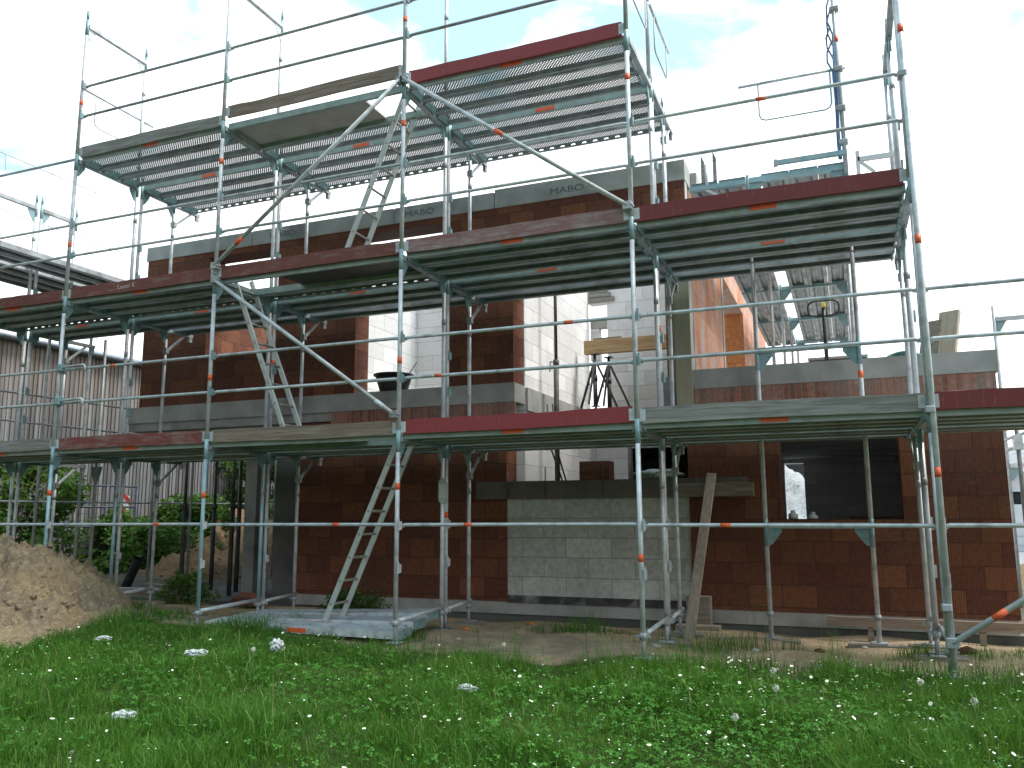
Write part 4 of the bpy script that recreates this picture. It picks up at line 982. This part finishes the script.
# dark pipe, kerb pieces, timber by the heap
o = thing('drain_pipe', 'black drain pipe sticking up beside the sand heap', 'pipe', (-7.95, 4.0, -.3))
m = MB(); m.tube([(-.1, 0, -.1), (.28, 0, .62)], .085, 16, caps=False); m.tube([(-.1, 0, -.1), (.28, 0, .62)], .075, 16, caps=False); m.build('barrel', BLACKPLASTIC, o)
m = MB(); m.tube([(.235, 0, .535), (.285, 0, .63)], .096, 16, caps=False); m.build('socket', BLACKPLASTIC, o)
for k, (x, y, ln, rz, lab, mt) in enumerate(((-6.7, 3.2, 1.0, .1, 'grey kerb stone lying beside the drain pipe', CONC_LIGHT), (-7.1, 3.9, .9, -.3, 'dark timber lying behind the drain pipe', W_OLD), (-6.2, 2.9, .7, .6, 'small timber lying near the sand heap', W_OLD))):
    m = MB(); m.box(-ln / 2, ln / 2, -.06, .06, 0, .10); o = m.build('kerb_stone' if k == 0 else 'timber_offcut', mt, None, bevel=.008); o.location = (x, y, -.2); o.rotation_euler = (0, 0, rz); tag(o, lab, 'kerb stone' if k == 0 else 'board')
o = crumple('clay_lump', 'dark red broken block on the ground under the overhang', (-3.75, 2.3, -.12), .26, .12, .10, BRICK, 21, 'block', 3)

# ------------------------------------------------------------------ grass
def lawn_mask(x, y):
    """how densely grass grows at a spot (0..1)"""
    n = rough(x, y, .55) * .5
    edge = .05 + .45 * n
    d = np.clip((edge - y) / .55, 0, 1)
    patch = np.clip(rough(x + 3.1, y * 1.8 + .7, .8) * 1.5 - .55, 0, 1) * (y < 1.5) * .45
    d = np.maximum(d, patch * (y < 2.2))
    bare = .9 * np.exp(-(((x - 2.55) / .45) ** 2 + ((y + .25) / .3) ** 2)) + .9 * np.exp(-((y - .55) / .42) ** 2) * (x > .2) + 1.1 * np.exp(-(((x - 1.35) / 1.35) ** 2 + ((y + .1) / .45) ** 2)) + .7 * np.exp(-(((x - 4.0) / .9) ** 2 + ((y - .05) / .3) ** 2)) + .9 * np.exp(-(((x - .35) / .35) ** 2 + ((y + .55) / .16) ** 2)) + .8 * np.exp(-(((x - 1.15) / .5) ** 2 + ((y + .95) / .13) ** 2)) + .8 * np.exp(-(((x + 1.6) / .5) ** 2 + ((y + .35) / .15) ** 2))
    d = d * (1 - np.clip(bare * 1.15, 0, .97))
    hp = np.sqrt(((x + 5.35) / 2.0) ** 2 + ((y + .45) / 1.7) ** 2)
    return d * np.clip((hp - .93) / .12, 0, 1) * (x * 0 + 1)
def scatter(n, x0, x1, y0, y1):
    x = RNG.uniform(x0, x1, n); y = RNG.uniform(y0, y1, n); k = RNG.random(n) < lawn_mask(x, y); return x[k], y[k]
def np_mesh(name, V, loops, starts, totals, mat):
    me = bpy.data.meshes.new(name)
    me.vertices.add(len(V)); me.vertices.foreach_set('co', V.astype(np.float32).ravel())
    me.loops.add(len(loops)); me.loops.foreach_set('vertex_index', loops.astype(np.int32))
    me.polygons.add(len(starts)); me.polygons.foreach_set('loop_start', starts.astype(np.int32)); me.polygons.foreach_set('loop_total', totals.astype(np.int32))
    me.materials.append(mat); me.update(calc_edges=True); me.validate()
    o = bpy.data.objects.new(name, me); COL.objects.link(o); return o
CL = fbm_maker(77, 3.2, 4, .7)
def blades(name, x, y, hmin, hmax, wmin, wmax, mat, bend=.5, tall=None):
    n = len(x); h = RNG.uniform(hmin, hmax, n) * (.7 + .5 * RNG.random(n)); w = RNG.uniform(wmin, wmax, n)
    clump = np.clip(.85 + .40 * CL(x, y) + .25 * rough(x * 1.3, y * 1.3, .9), .35, 1.9); h = h * clump
    if tall is not None: h = h * tall
    a = RNG.uniform(0, 2 * np.pi, n); b = RNG.uniform(.1, bend, n) * h; fa = RNG.uniform(0, 2 * np.pi, n)
    z = gz(x, y) - .01; dx, dy = np.cos(a), np.sin(a); fx, fy = np.cos(fa) * w / 2, np.sin(fa) * w / 2
    V = np.zeros((n, 5, 3))
    V[:, 0] = np.stack([x - fx, y - fy, z], 1); V[:, 1] = np.stack([x + fx, y + fy, z], 1)
    mx, my, mz = x + dx * b * .3, y + dy * b * .3, z + h * .6
    V[:, 2] = np.stack([mx + fx * .8, my + fy * .8, mz], 1); V[:, 3] = np.stack([mx - fx * .8, my - fy * .8, mz], 1)
    V[:, 4] = np.stack([x + dx * b, y + dy * b, z + h * (1 - .25 * (b / h) ** 2)], 1)
    base = (np.arange(n) * 5)[:, None]
    loops = (base + np.array([0, 1, 2, 3, 3, 2, 4])[None]).ravel()
    st = (np.arange(n) * 7)[:, None] + np.array([0, 4])[None]; tt = np.tile([4, 3], n)
    return np_mesh(name, V.reshape(-1, 3), loops, st.ravel(), tt, mat)
x1, y1 = scatter(400000, -5.5, 8.5, -4.9, 2.0)
x2, y2 = scatter(90000, -12, 14, -10, 0.3)
gx = np.concatenate([x1, x2]); gy = np.concatenate([y1, y2])
tall = 1 + .55 * np.exp(-((gy - .1) / .6) ** 2) * (gx > 2.2)
tag(blades('grass', gx, gy, .055, .135, .0035, .0075, GRASS, .75, tall), 'green uncut meadow grass before the house', 'grass', None, 'stuff')
def clover(name, x, y, hmin, hmax, r0, r1, mat):
    n = len(x); h = RNG.uniform(hmin, hmax, n); z = gz(x, y) + h; V = np.zeros((n, 3, 5, 3)); rr = RNG.uniform(r0, r1, n); th = RNG.uniform(0, 6.28, n)
    tl = RNG.uniform(-.45, .45, (n, 2))
    for k in range(3):
        a = th + k * 2.094
        c, s = np.cos(a), np.sin(a)
        for q, (u, v) in enumerate(((.05, 0), (.6, .5), (1.15, .32), (1.15, -.32), (.6, -.5))):
            px = (c * u - s * v) * rr; py = (s * u + c * v) * rr
            V[:, k, q, 0] = x + px; V[:, k, q, 1] = y + py; V[:, k, q, 2] = z + px * tl[:, 0] + py * tl[:, 1] - .15 * rr * u
    nb = n * 3; base = (np.arange(nb) * 5)[:, None]; loops = (base + np.arange(5)[None]).ravel()
    return np_mesh(name, V.reshape(-1, 3), loops, np.arange(nb) * 5, np.full(nb, 5), mat)
cx, cy = scatter(80000, -5, 8.5, -4.9, .6)
wgt = np.clip(.14 + 1.0 * np.exp(-(((cx - 3.4) / 1.5) ** 2 + ((cy + 2.3) / 1.3) ** 2)) + .8 * np.exp(-(((cx + .2) / 1.0) ** 2 + ((cy + 2.1) / .7) ** 2)) + .5 * np.exp(-(((cx - .6) / .7) ** 2 + ((cy + .6) / .4) ** 2)), 0, 1) * np.clip(.65 + .6 * rough(cx, cy, 1.1), .1, 1)
kk = RNG.random(len(cx)) < wgt
tag(clover('clover', cx[kk], cy[kk], .04, .15, .009, .019, CLOVER), 'patches of broad-leaved clover in the grass', 'clover', None, 'stuff')
# tall thin stalks at the lawn's edge
sx, sy = scatter(5200, 1.5, 8, -.9, 1.2)
tag(blades('tall_grass', sx, sy, .22, .40, .003, .005, GRASS, .5), 'taller seeding grass stalks along the bare soil', 'grass', None, 'stuff')

# coarse weeds: broad lance leaves in rosettes
wx, wy = scatter(1100, -4.5, 8, -4.9, .9)
wx = np.repeat(wx, 9) + RNG.normal(0, .022, len(wx) * 9); wy = np.repeat(wy, 9) + RNG.normal(0, .022, len(wy) * 9)
tag(blades('weeds', wx, wy, .07, .16, .007, .016, CLOVER, 1.0), 'rosettes of coarse broad-leaved weeds in the meadow', 'weeds', None, 'stuff')
sx, sy = scatter(900, -4.5, 8, -3.6, .4)
tag(blades('dry_stalks', sx, sy, .12, .24, .0018, .003, mottled('dry_stalk', (.30, .26, .12), (.42, .36, .18), 4, .8, 0, 0), .6), 'thin dry seed stalks standing above the grass', 'grass', None, 'stuff')
# daisies
def daisy_mesh(seed):
    rg = np.random.default_rng(seed); m = MB(); h = 0.0
    m.tube([(0, 0, -.13), (.006, .003, -.06), (0, 0, 0)], .0014, 4, 2)
    n = 9; r = .0115; tx, ty = rg.uniform(-.5, .5, 2)
    for k in range(n):
        a = 2 * math.pi * k / n; b = len(m.v)
        for u, w in ((.25, .16), (.75, .26), (1, .0), (.75, -.26), (.25, -.16)):
            px = (math.cos(a) * u - math.sin(a) * w) * r; py = (math.sin(a) * u + math.cos(a) * w) * r; m.v.append((px, py, .002 + px * tx + py * ty + .12 * r * u))
        m.face([b + i for i in range(5)], 0)
    b = len(m.v)
    for k in range(6): m.v.append((.0042 * math.cos(k * 1.047), .0042 * math.sin(k * 1.047), .0045))
    m.face([b + i for i in range(6)], 1)
    return m.mesh('daisy', [PETAL, FLOWER_EYE, STEM])
DM = [daisy_mesh(s) for s in range(5)]
def daisy_spots(n, box):
    x, y = scatter(n * 6, *box)
    w = np.clip(.16 + .84 / (1 + np.exp(-(x - 3.0) * 1.6)) + .3 * rough(x, y, .9), .05, 1); k = RNG.random(len(x)) < w
    return x[k][:n], y[k][:n]
dx, dy = daisy_spots(300, (-3.2, 6.6, -4.6, .3))
for x, y in zip(dx, dy):
    o = bpy.data.objects.new('daisy', random.choice(DM)); COL.objects.link(o); o.location = (x, y, float(gz(x, y)) + random.uniform(.11, .19)); o.rotation_euler = (random.uniform(-.25, .5), random.uniform(-.3, .3), random.uniform(0, 6)); s = random.uniform(.65, 1.3); o.scale = (s, s, s)
    tag(o, 'small white daisy in the uncut grass', 'daisy', 'white daisies in the grass')
dx, dy = daisy_spots(2200, (-5, 8, -4.9, .9)); m = MB()
for x, y in zip(dx, dy):
    z = float(gz(x, y)) + random.uniform(.10, .18); r = random.uniform(.0035, .0075); b = len(m.v); tx, ty = random.uniform(-.5, .5), random.uniform(-.6, .2)
    for k in range(7): a = k * .8976; m.v.append((x + r * math.cos(a), y + r * math.sin(a), z + r * (math.cos(a) * tx + math.sin(a) * ty)))
    m.face([b + i for i in range(7)], 0)
tag(m.build('tiny_flowers', PETAL), 'tiny white flower heads scattered through the grass', 'flowers', None, 'stuff')
# dandelion clocks
def clock_mesh():
    m = MB(); rg = np.random.default_rng(4); m.tube([(.01, 0, -.24), (.004, 0, -.1), (0, 0, 0)], .0022, 5, 0)
    D = rg.normal(size=(150, 3)); D /= np.linalg.norm(D, axis=1)[:, None]
    for d in D:
        p = Vector(d) * .021; u = Vector(d).orthogonal().normalized(); w = Vector(d).cross(u); b = len(m.v)
        for k in range(5): a = k * 1.2566; m.v.append(tuple(p + (u * math.cos(a) + w * math.sin(a)) * .0042))
        m.face([b + i for i in range(5)], 1)
    return m
ck = clock_mesh().mesh('dandelion_clock', [STEM, FUZZ])
for x, y, h, lab in ((3.88, -1.93, .28, 'dandelion clock, upper of the round pair at right centre'), (3.92, -2.25, .26, 'dandelion clock, lower of the round pair at right centre'), (1.62, -1.0, .24, 'dandelion clock near the bare soil patch'), (-.25, -1.9, .22, 'dandelion clock left, below the crumpled bag'), (3.72, -2.6, .2, 'half-blown dandelion clock below the round pair'), (4.75, -1.6, .26, 'dandelion clock, tallest at the right in the daisies'), (5.0, -2.0, .24, 'dandelion clock at the far right among daisies')):
    o = bpy.data.objects.new('dandelion_clock', ck); COL.objects.link(o); o.location = (x, y, float(gz(x, y)) + h); tag(o, lab, 'dandelion', 'dandelion clocks in the grass')
# litter
crumple('plastic_bag', 'flat white plastic scrap in the grass left of the round bag', (-1.17, -1.55, -.125), .105, .06, .032, WHITEP, 31, 'plastic scrap', 4, 'plastic litter in the grass', .42, (4, 15))
crumple('plastic_bag', 'round crumpled white plastic bag in the grass below the platform', (-.62, -1.10, -.10), .06, .055, .06, WHITEP, 32, 'plastic bag', 4, 'plastic litter in the grass', .42, (4, 15))
crumple('plastic_bag', 'pale blue-white plastic scrap in the middle of the lawn', (1.82, -2.15, -.105), .07, .045, .025, WHITEP, 33, 'plastic scrap', 4, 'plastic litter in the grass', .42, (4, 15))
crumple('plastic_bag', 'shredded pale plastic lying low at the lower left', (-.10, -3.35, -.185), .085, .06, .03, WHITEP, 34, 'plastic scrap', 4, 'plastic litter in the grass', .42, (4, 15))
crumple('plastic_bag', 'small white plastic shred at the foot of the sand heap', (-2.63, -1.25, -.11), .085, .05, .025, WHITEP, 35, 'plastic scrap', 4, 'plastic litter in the grass', .42, (4, 15))
for k in range(11):
    x = random.uniform(.2, 5.2); y = random.uniform(.4, 1.7); r = random.uniform(.015, .04)
    o = crumple('stone', 'pale stone lying on the bare soil strip', (x, y, float(gz(x, y)) + r * .2), r * 1.3, r, r * .7, CONC_LIGHT if k % 3 else SOIL_HEAP, 100 + k, 'stone', 2, 'stones on the bare soil')

for k in range(4):
    x = random.uniform(-.2, 5.4); y = random.uniform(1.0, 2.3); r = random.uniform(.03, .07)
    o = crumple('brick_fragment', 'broken piece of red block on the soil by the wall', (x, y, float(gz(x, y)) + r * .2), r * 1.5, r, r * .7, BRICK_ORANGE if k % 2 else BRICK, 300 + k, 'brick fragment', 1, 'broken block pieces on the soil', .3)
# ------------------------------------------------------------------ barn, shrubs, background
barn = thing('wooden_barn', 'long barn clad in weathered vertical boards at the left', 'barn', (-12.8, -14, -.3))
m = MB(); y = 0.0
rg = random.Random(5)
while y < 46:
    w = rg.uniform(.10, .135); d = rg.uniform(0, .012)
    m.box(-.05 + d, -.02 + d, y, y + w - .012, .1, 5.28); m.box(-.018 + d * .5, .012, y + w - .032, y + w + .016, .1, 5.28); y += w
m.box(-.12, -.06, 0, 46, .1, 5.28)
m.build('wall', BARN, barn)
m = MB(); m.box(-.25, .14, -.4, 46.4, 5.285, 5.36); m.prism([(.16, -.4, 5.36), (.16, -.4, 5.43), (-8, -.4, 6.4), (-8, -.4, 6.33)], (0, 46.8, 0)); m.build('roof', ROOFGREY, barn)
m = MB(); m.tube([(.22, -.5, 5.36), (.22, 46.5, 5.34)], .07, 10); m.build('gutter', BARNEDGE, barn)
m = MB(); m.box(-9, -.13, 0, 46, 0, 5.2); m.build('core', DARKSTEEL, barn)
def shrub(lab, x, y, r, h, n, seed, leaf=.075, sq=.7):
    n = int(n * 1.9)
    rg = np.random.default_rng(seed); root = thing('shrub', lab, 'shrub', (x, y, float(gz(x, y))), 'leafy shrubs by the barn')
    m = MB(); tips = []
    for k in range(9):
        a = rg.uniform(0, 6.28); rr = rg.uniform(.2, .85) * r; hh = h * rg.uniform(.55, .98)
        p = (rr * math.cos(a), rr * math.sin(a) * sq, hh); m.tube([(0.1 * math.cos(a), .1 * math.sin(a), 0), (p[0] * .4, p[1] * .4, hh * .5), p], .022, 6, r2=.006); tips.append(p)
    m.build('stems', BARK, root)
    cl = []
    for k in range(46):
        a = rg.uniform(0, 6.28); zz = h * (.08 + .92 * rg.random()); ww = r * math.sqrt(max(.05, 1 - ((zz / h - .4) / .68) ** 2)) * math.sqrt(rg.random()) * (1 + .22 * math.sin(3 * a + seed))
        cl.append((ww * math.cos(a), ww * math.sin(a) * sq, zz, r * rg.uniform(.13, .30)))
    cl = np.array(cl); id_ = rg.integers(0, len(cl), n); D = rg.normal(size=(n, 3)); D /= np.linalg.norm(D, axis=1)[:, None]
    P = cl[id_, :3] + D * (cl[id_, 3] * rg.random(n) ** .45)[:, None]; P[:, 2] = np.maximum(P[:, 2], .03)
    A = rg.normal(size=(n, 3)); A[:, 2] *= .5; A /= np.linalg.norm(A, axis=1)[:, None]; B = np.cross(A, rg.normal(size=(n, 3))); B /= np.linalg.norm(B, axis=1)[:, None]
    s = leaf * rg.uniform(.6, 1.4, n)[:, None]
    V = np.stack([P - A * s, P + B * s * .42, P + A * s, P - B * s * .42], 1).reshape(-1, 3)
    o = np_mesh('foliage', V, np.arange(4 * n), np.arange(n) * 4, np.full(n, 4), LEAF); o.parent = root
    return root
shrub('pale leafy shrub at the left edge before the barn', -12.0, 4.6, 1.5, 2.7, 4200, 1)
shrub('low green shrub between sand heap and mesh cage', -11.6, 7.4, 1.5, 1.2, 3600, 2)
shrub('low spreading shrub right of the mesh cage', -11.4, 9.4, 1.5, 1.6, 3600, 3)
shrub('tall green shrub behind the props, left one', -11.2, 12.2, 1.7, 3.4, 5200, 4)
shrub('tall green shrub behind the props, middle one', -9.8, 13.6, 1.8, 3.7, 5200, 5)
shrub('tall green shrub behind the props, right one', -8.2, 14.2, 1.8, 3.3, 5200, 6)
shrub('small weed bush beside the first inner upright', -4.9, 2.25, .42, .42, 700, 7, .035)
shrub('tuft of weeds at the brick wall behind the ground platform', -1.9, 2.15, .5, .25, 700, 8, .03)
cage = thing('mesh_cage', 'dark blue mesh pallet cage standing before the barn wall', 'mesh cage', (-12.0, 6.0, -.3))
m = MB()
for y in (0, 1.1, 2.0): m.tube([(0, y, 0), (0, y, 2.1)], .03, 8)
for z in (.15, 1.15, 1.6, 2.1): m.tube([(0, 0, z), (0, 2.0, z)], .025, 8)
m.build('frame', mottled('dark_blue_steel', (.04, .05, .075), (.07, .08, .11), 8, .6, .2, .1), cage)
m = MB()
for k in range(14): m.tube([(.01, .07 + k * .143, .15), (.01, .07 + k * .143, 2.1)], .006, 4)
for k in range(12): m.tube([(.01, 0, .25 + k * .15), (.01, 2.0, .25 + k * .15)], .006, 4)
m.build('mesh', DARKSTEEL, cage)
sign = thing('warning_board', 'red and white striped warning board hanging before the barn', 'warning board', (-12.2, 7.62, .95))
m = MB(); m.prism([(0, 0, .05), (0, .32, 0), (0, .34, .62), (0, .05, .70)], (.02, 0, 0)); m.build('board', STRIPES, sign)
m = MB(); m.tube([(-.02, .17, .7), (-.02, .17, -1.2)], .02, 8); m.build('post', DARKSTEEL, sign)
# right background
gh = thing('white_outbuilding', 'white outbuilding with grey roof beyond the right corner', 'outbuilding', (9.2, 25, -.5))
wall('wall', 'x', 25, 25.2, 9.2, 19, -.5, 2.4, [(9.2, 10.05, 1.32, 1.75), (12, 13, .9, 1.8)], mats=WHITE, parent=gh, off=(9.2, 25, -.5))
m = MB(); m.box(0, 9.8, .22, 6, 0, 2.85); m.build('core', DARKPANE, gh)
m = MB(); m.prism([(-.3, -.4, 2.9), (-.3, 3.2, 4.0), (-.3, 6.4, 2.9)], (10.4, 0, 0)); m.build('roof', ROOFGREY, gh)
for k in range(6):
    m = MB(); m.box(0, 9.8, -.012, -.002, .45 + .3 * k, .46 + .3 * k)
    if k < 3: m.build('siding_joint', ROOFGREY, gh)
rf = thing('scaffold_section', 'scaffold frame on the right house wall near the photo edge', 'scaffold frame', (6.55, 6.0, -.25))
for x in (0, 1.05):
    m = MB(); m.tube([(x, 0, 0), (x, 0, 4.35)], TUBE, 10); m.build('upright', GALV_DULL, rf)
for z in (2.0, 4.15):
    m = MB(); m.box(.02, 1.03, -.03, .03, z - .03, z + .03); m.build('transom', GALV, rf)
    for x, s in ((0, 1), (1.05, -1)):
        m = MB(); m.prism([(x + s * .02, -.006, z - .03), (x + s * .16, -.006, z - .03), (x + s * .07, -.006, z - .19), (x + s * .02, -.006, z - .22)], (0, .012, 0)); m.build('gusset', TEAL, rf)
o = thing('steel_tube', 'dark upright with couplers beyond the right house corner', 'steel tube', (6.36, 4.0, -.25))
m = MB(); m.tube([(0, 0, 0), (0, 0, 2.55)], TUBE, 10); m.build('tube', DARKSTEEL, o)
m = MB(); m.tube([(-.25, 0.045, 2.05), (.3, .14, 2.25)], .02, 8); m.build('cross_tube', GALV_DULL, o)
m = MB(); m.tube([(-.2, -.045, 2.2), (.4, .05, 2.42)], .02, 8); m.build('cross_tube', GALV_DULL, o)
m = MB(); m.box(-.05, .05, -.05, .06, 2.1, 2.28); m.build('coupler', GALV_DULL, o)

# ------------------------------------------------------------------ camera, world, sun
cam = bpy.data.cameras.new('camera'); co = bpy.data.objects.new('camera', cam); COL.objects.link(co)
PITCH, YAW, ROLL = .155207, R(21.993), R(-.28)
co.matrix_world = Matrix.Translation((4.3965, -7.6503, 1.1179)) @ Matrix.Rotation(YAW, 4, 'Z') @ Matrix.Rotation(math.pi / 2 + PITCH, 4, 'X') @ Matrix.Rotation(ROLL, 4, 'Z')
cam.sensor_width = 36; cam.lens = 823.39 / 1024 * 36; cam.clip_end = 2000; cam.clip_start = .05
SC.camera = co
SUN_EL, SUN_AZ = R(60), R(78)      # azimuth measured from +y (behind the house) towards +x
sd = bpy.data.lights.new('sun', 'SUN'); sd.energy = 3.0; sd.angle = R(20); sd.color = (1, .96, .90)
so = bpy.data.objects.new('sun', sd); COL.objects.link(so)
dvec = Vector((math.sin(SUN_AZ) * math.cos(SUN_EL), math.cos(SUN_AZ) * math.cos(SUN_EL), math.sin(SUN_EL)))
so.rotation_euler = dvec.to_track_quat('Z', 'Y').to_euler(); so.location = (0, 0, 30)
W = bpy.data.worlds.new('World'); SC.world = W; W.use_nodes = True; nt = W.node_tree
bg = nt.nodes['Background']; bg.inputs[1].default_value = .1
sky = nt.nodes.new('ShaderNodeTexSky'); sky.sky_type = 'NISHITA'; sky.sun_disc = False; sky.sun_elevation = SUN_EL; sky.sun_rotation = SUN_AZ
sky.air_density = 1.0; sky.dust_density = .6
tc = nt.nodes.new('ShaderNodeTexCoord'); sp = nt.nodes.new('ShaderNodeSeparateXYZ'); L(nt, tc.outputs['Generated'], sp.inputs[0])
zz = math_(nt, 'ADD', math_(nt, 'MAXIMUM', sp.outputs[2], 0.0), .25)
cb = nt.nodes.new('ShaderNodeCombineXYZ'); L(nt, math_(nt, 'DIVIDE', sp.outputs[0], zz), cb.inputs[0]); L(nt, math_(nt, 'DIVIDE', sp.outputs[1], zz), cb.inputs[1])
n1 = noise(nt, cb.outputs[0], 3.6, 7, .58, .4)
n2 = noise(nt, cb.outputs[0], 1.1, 4, .5)
gap = ramp(nt, math_(nt, 'ADD', n1, math_(nt, 'MULTIPLY', math_(nt, 'SUBTRACT', sp.outputs[2], .45), .8)), [(.455, (0, 0, 0)), (.64, (.9, .9, .9))])
dp = N(nt, 'ShaderNodeVectorMath', operation='DOT_PRODUCT'); L(nt, tc.outputs['Generated'], dp.inputs[0]); dp.inputs[1].default_value = (.30, .55, .78)
toward = math_(nt, 'ADD', math_(nt, 'MULTIPLY_ADD', dp.outputs['Value'], .5, .5), math_(nt, 'MULTIPLY', math_(nt, 'SUBTRACT', n2, .5), .22))
cloud = ramp(nt, toward, [(.30, (1.1, 1.15, 1.2)), (.40, (4.2, 4.3, 4.4)), (.52, (10.5, 10.6, 10.7)), (.70, (12, 12.1, 12.2)), (1.0, (13.5, 13.5, 13.5))])
bl = N(nt, 'ShaderNodeVectorMath', operation='SCALE'); L(nt, sky.outputs[0], bl.inputs[0]); bl.inputs['Scale'].default_value = 1.0
hazy = N(nt, 'ShaderNodeVectorMath', operation='MULTIPLY_ADD'); L(nt, bl.outputs[0], hazy.inputs[0]); hazy.inputs[1].default_value = (.40, .55, .55); hazy.inputs[2].default_value = (2.7, 4.7, 5.3)
L(nt, mixc(nt, gap, cloud, hazy.outputs[0]), bg.inputs[0])
SC.view_settings.view_transform = 'Standard'; SC.view_settings.look = 'None'; SC.view_settings.gamma = 1; SC.view_settings.exposure = .74
SC.cycles.use_denoising = True
SC.cycles.max_bounces = 8; SC.cycles.transparent_max_bounces = 24
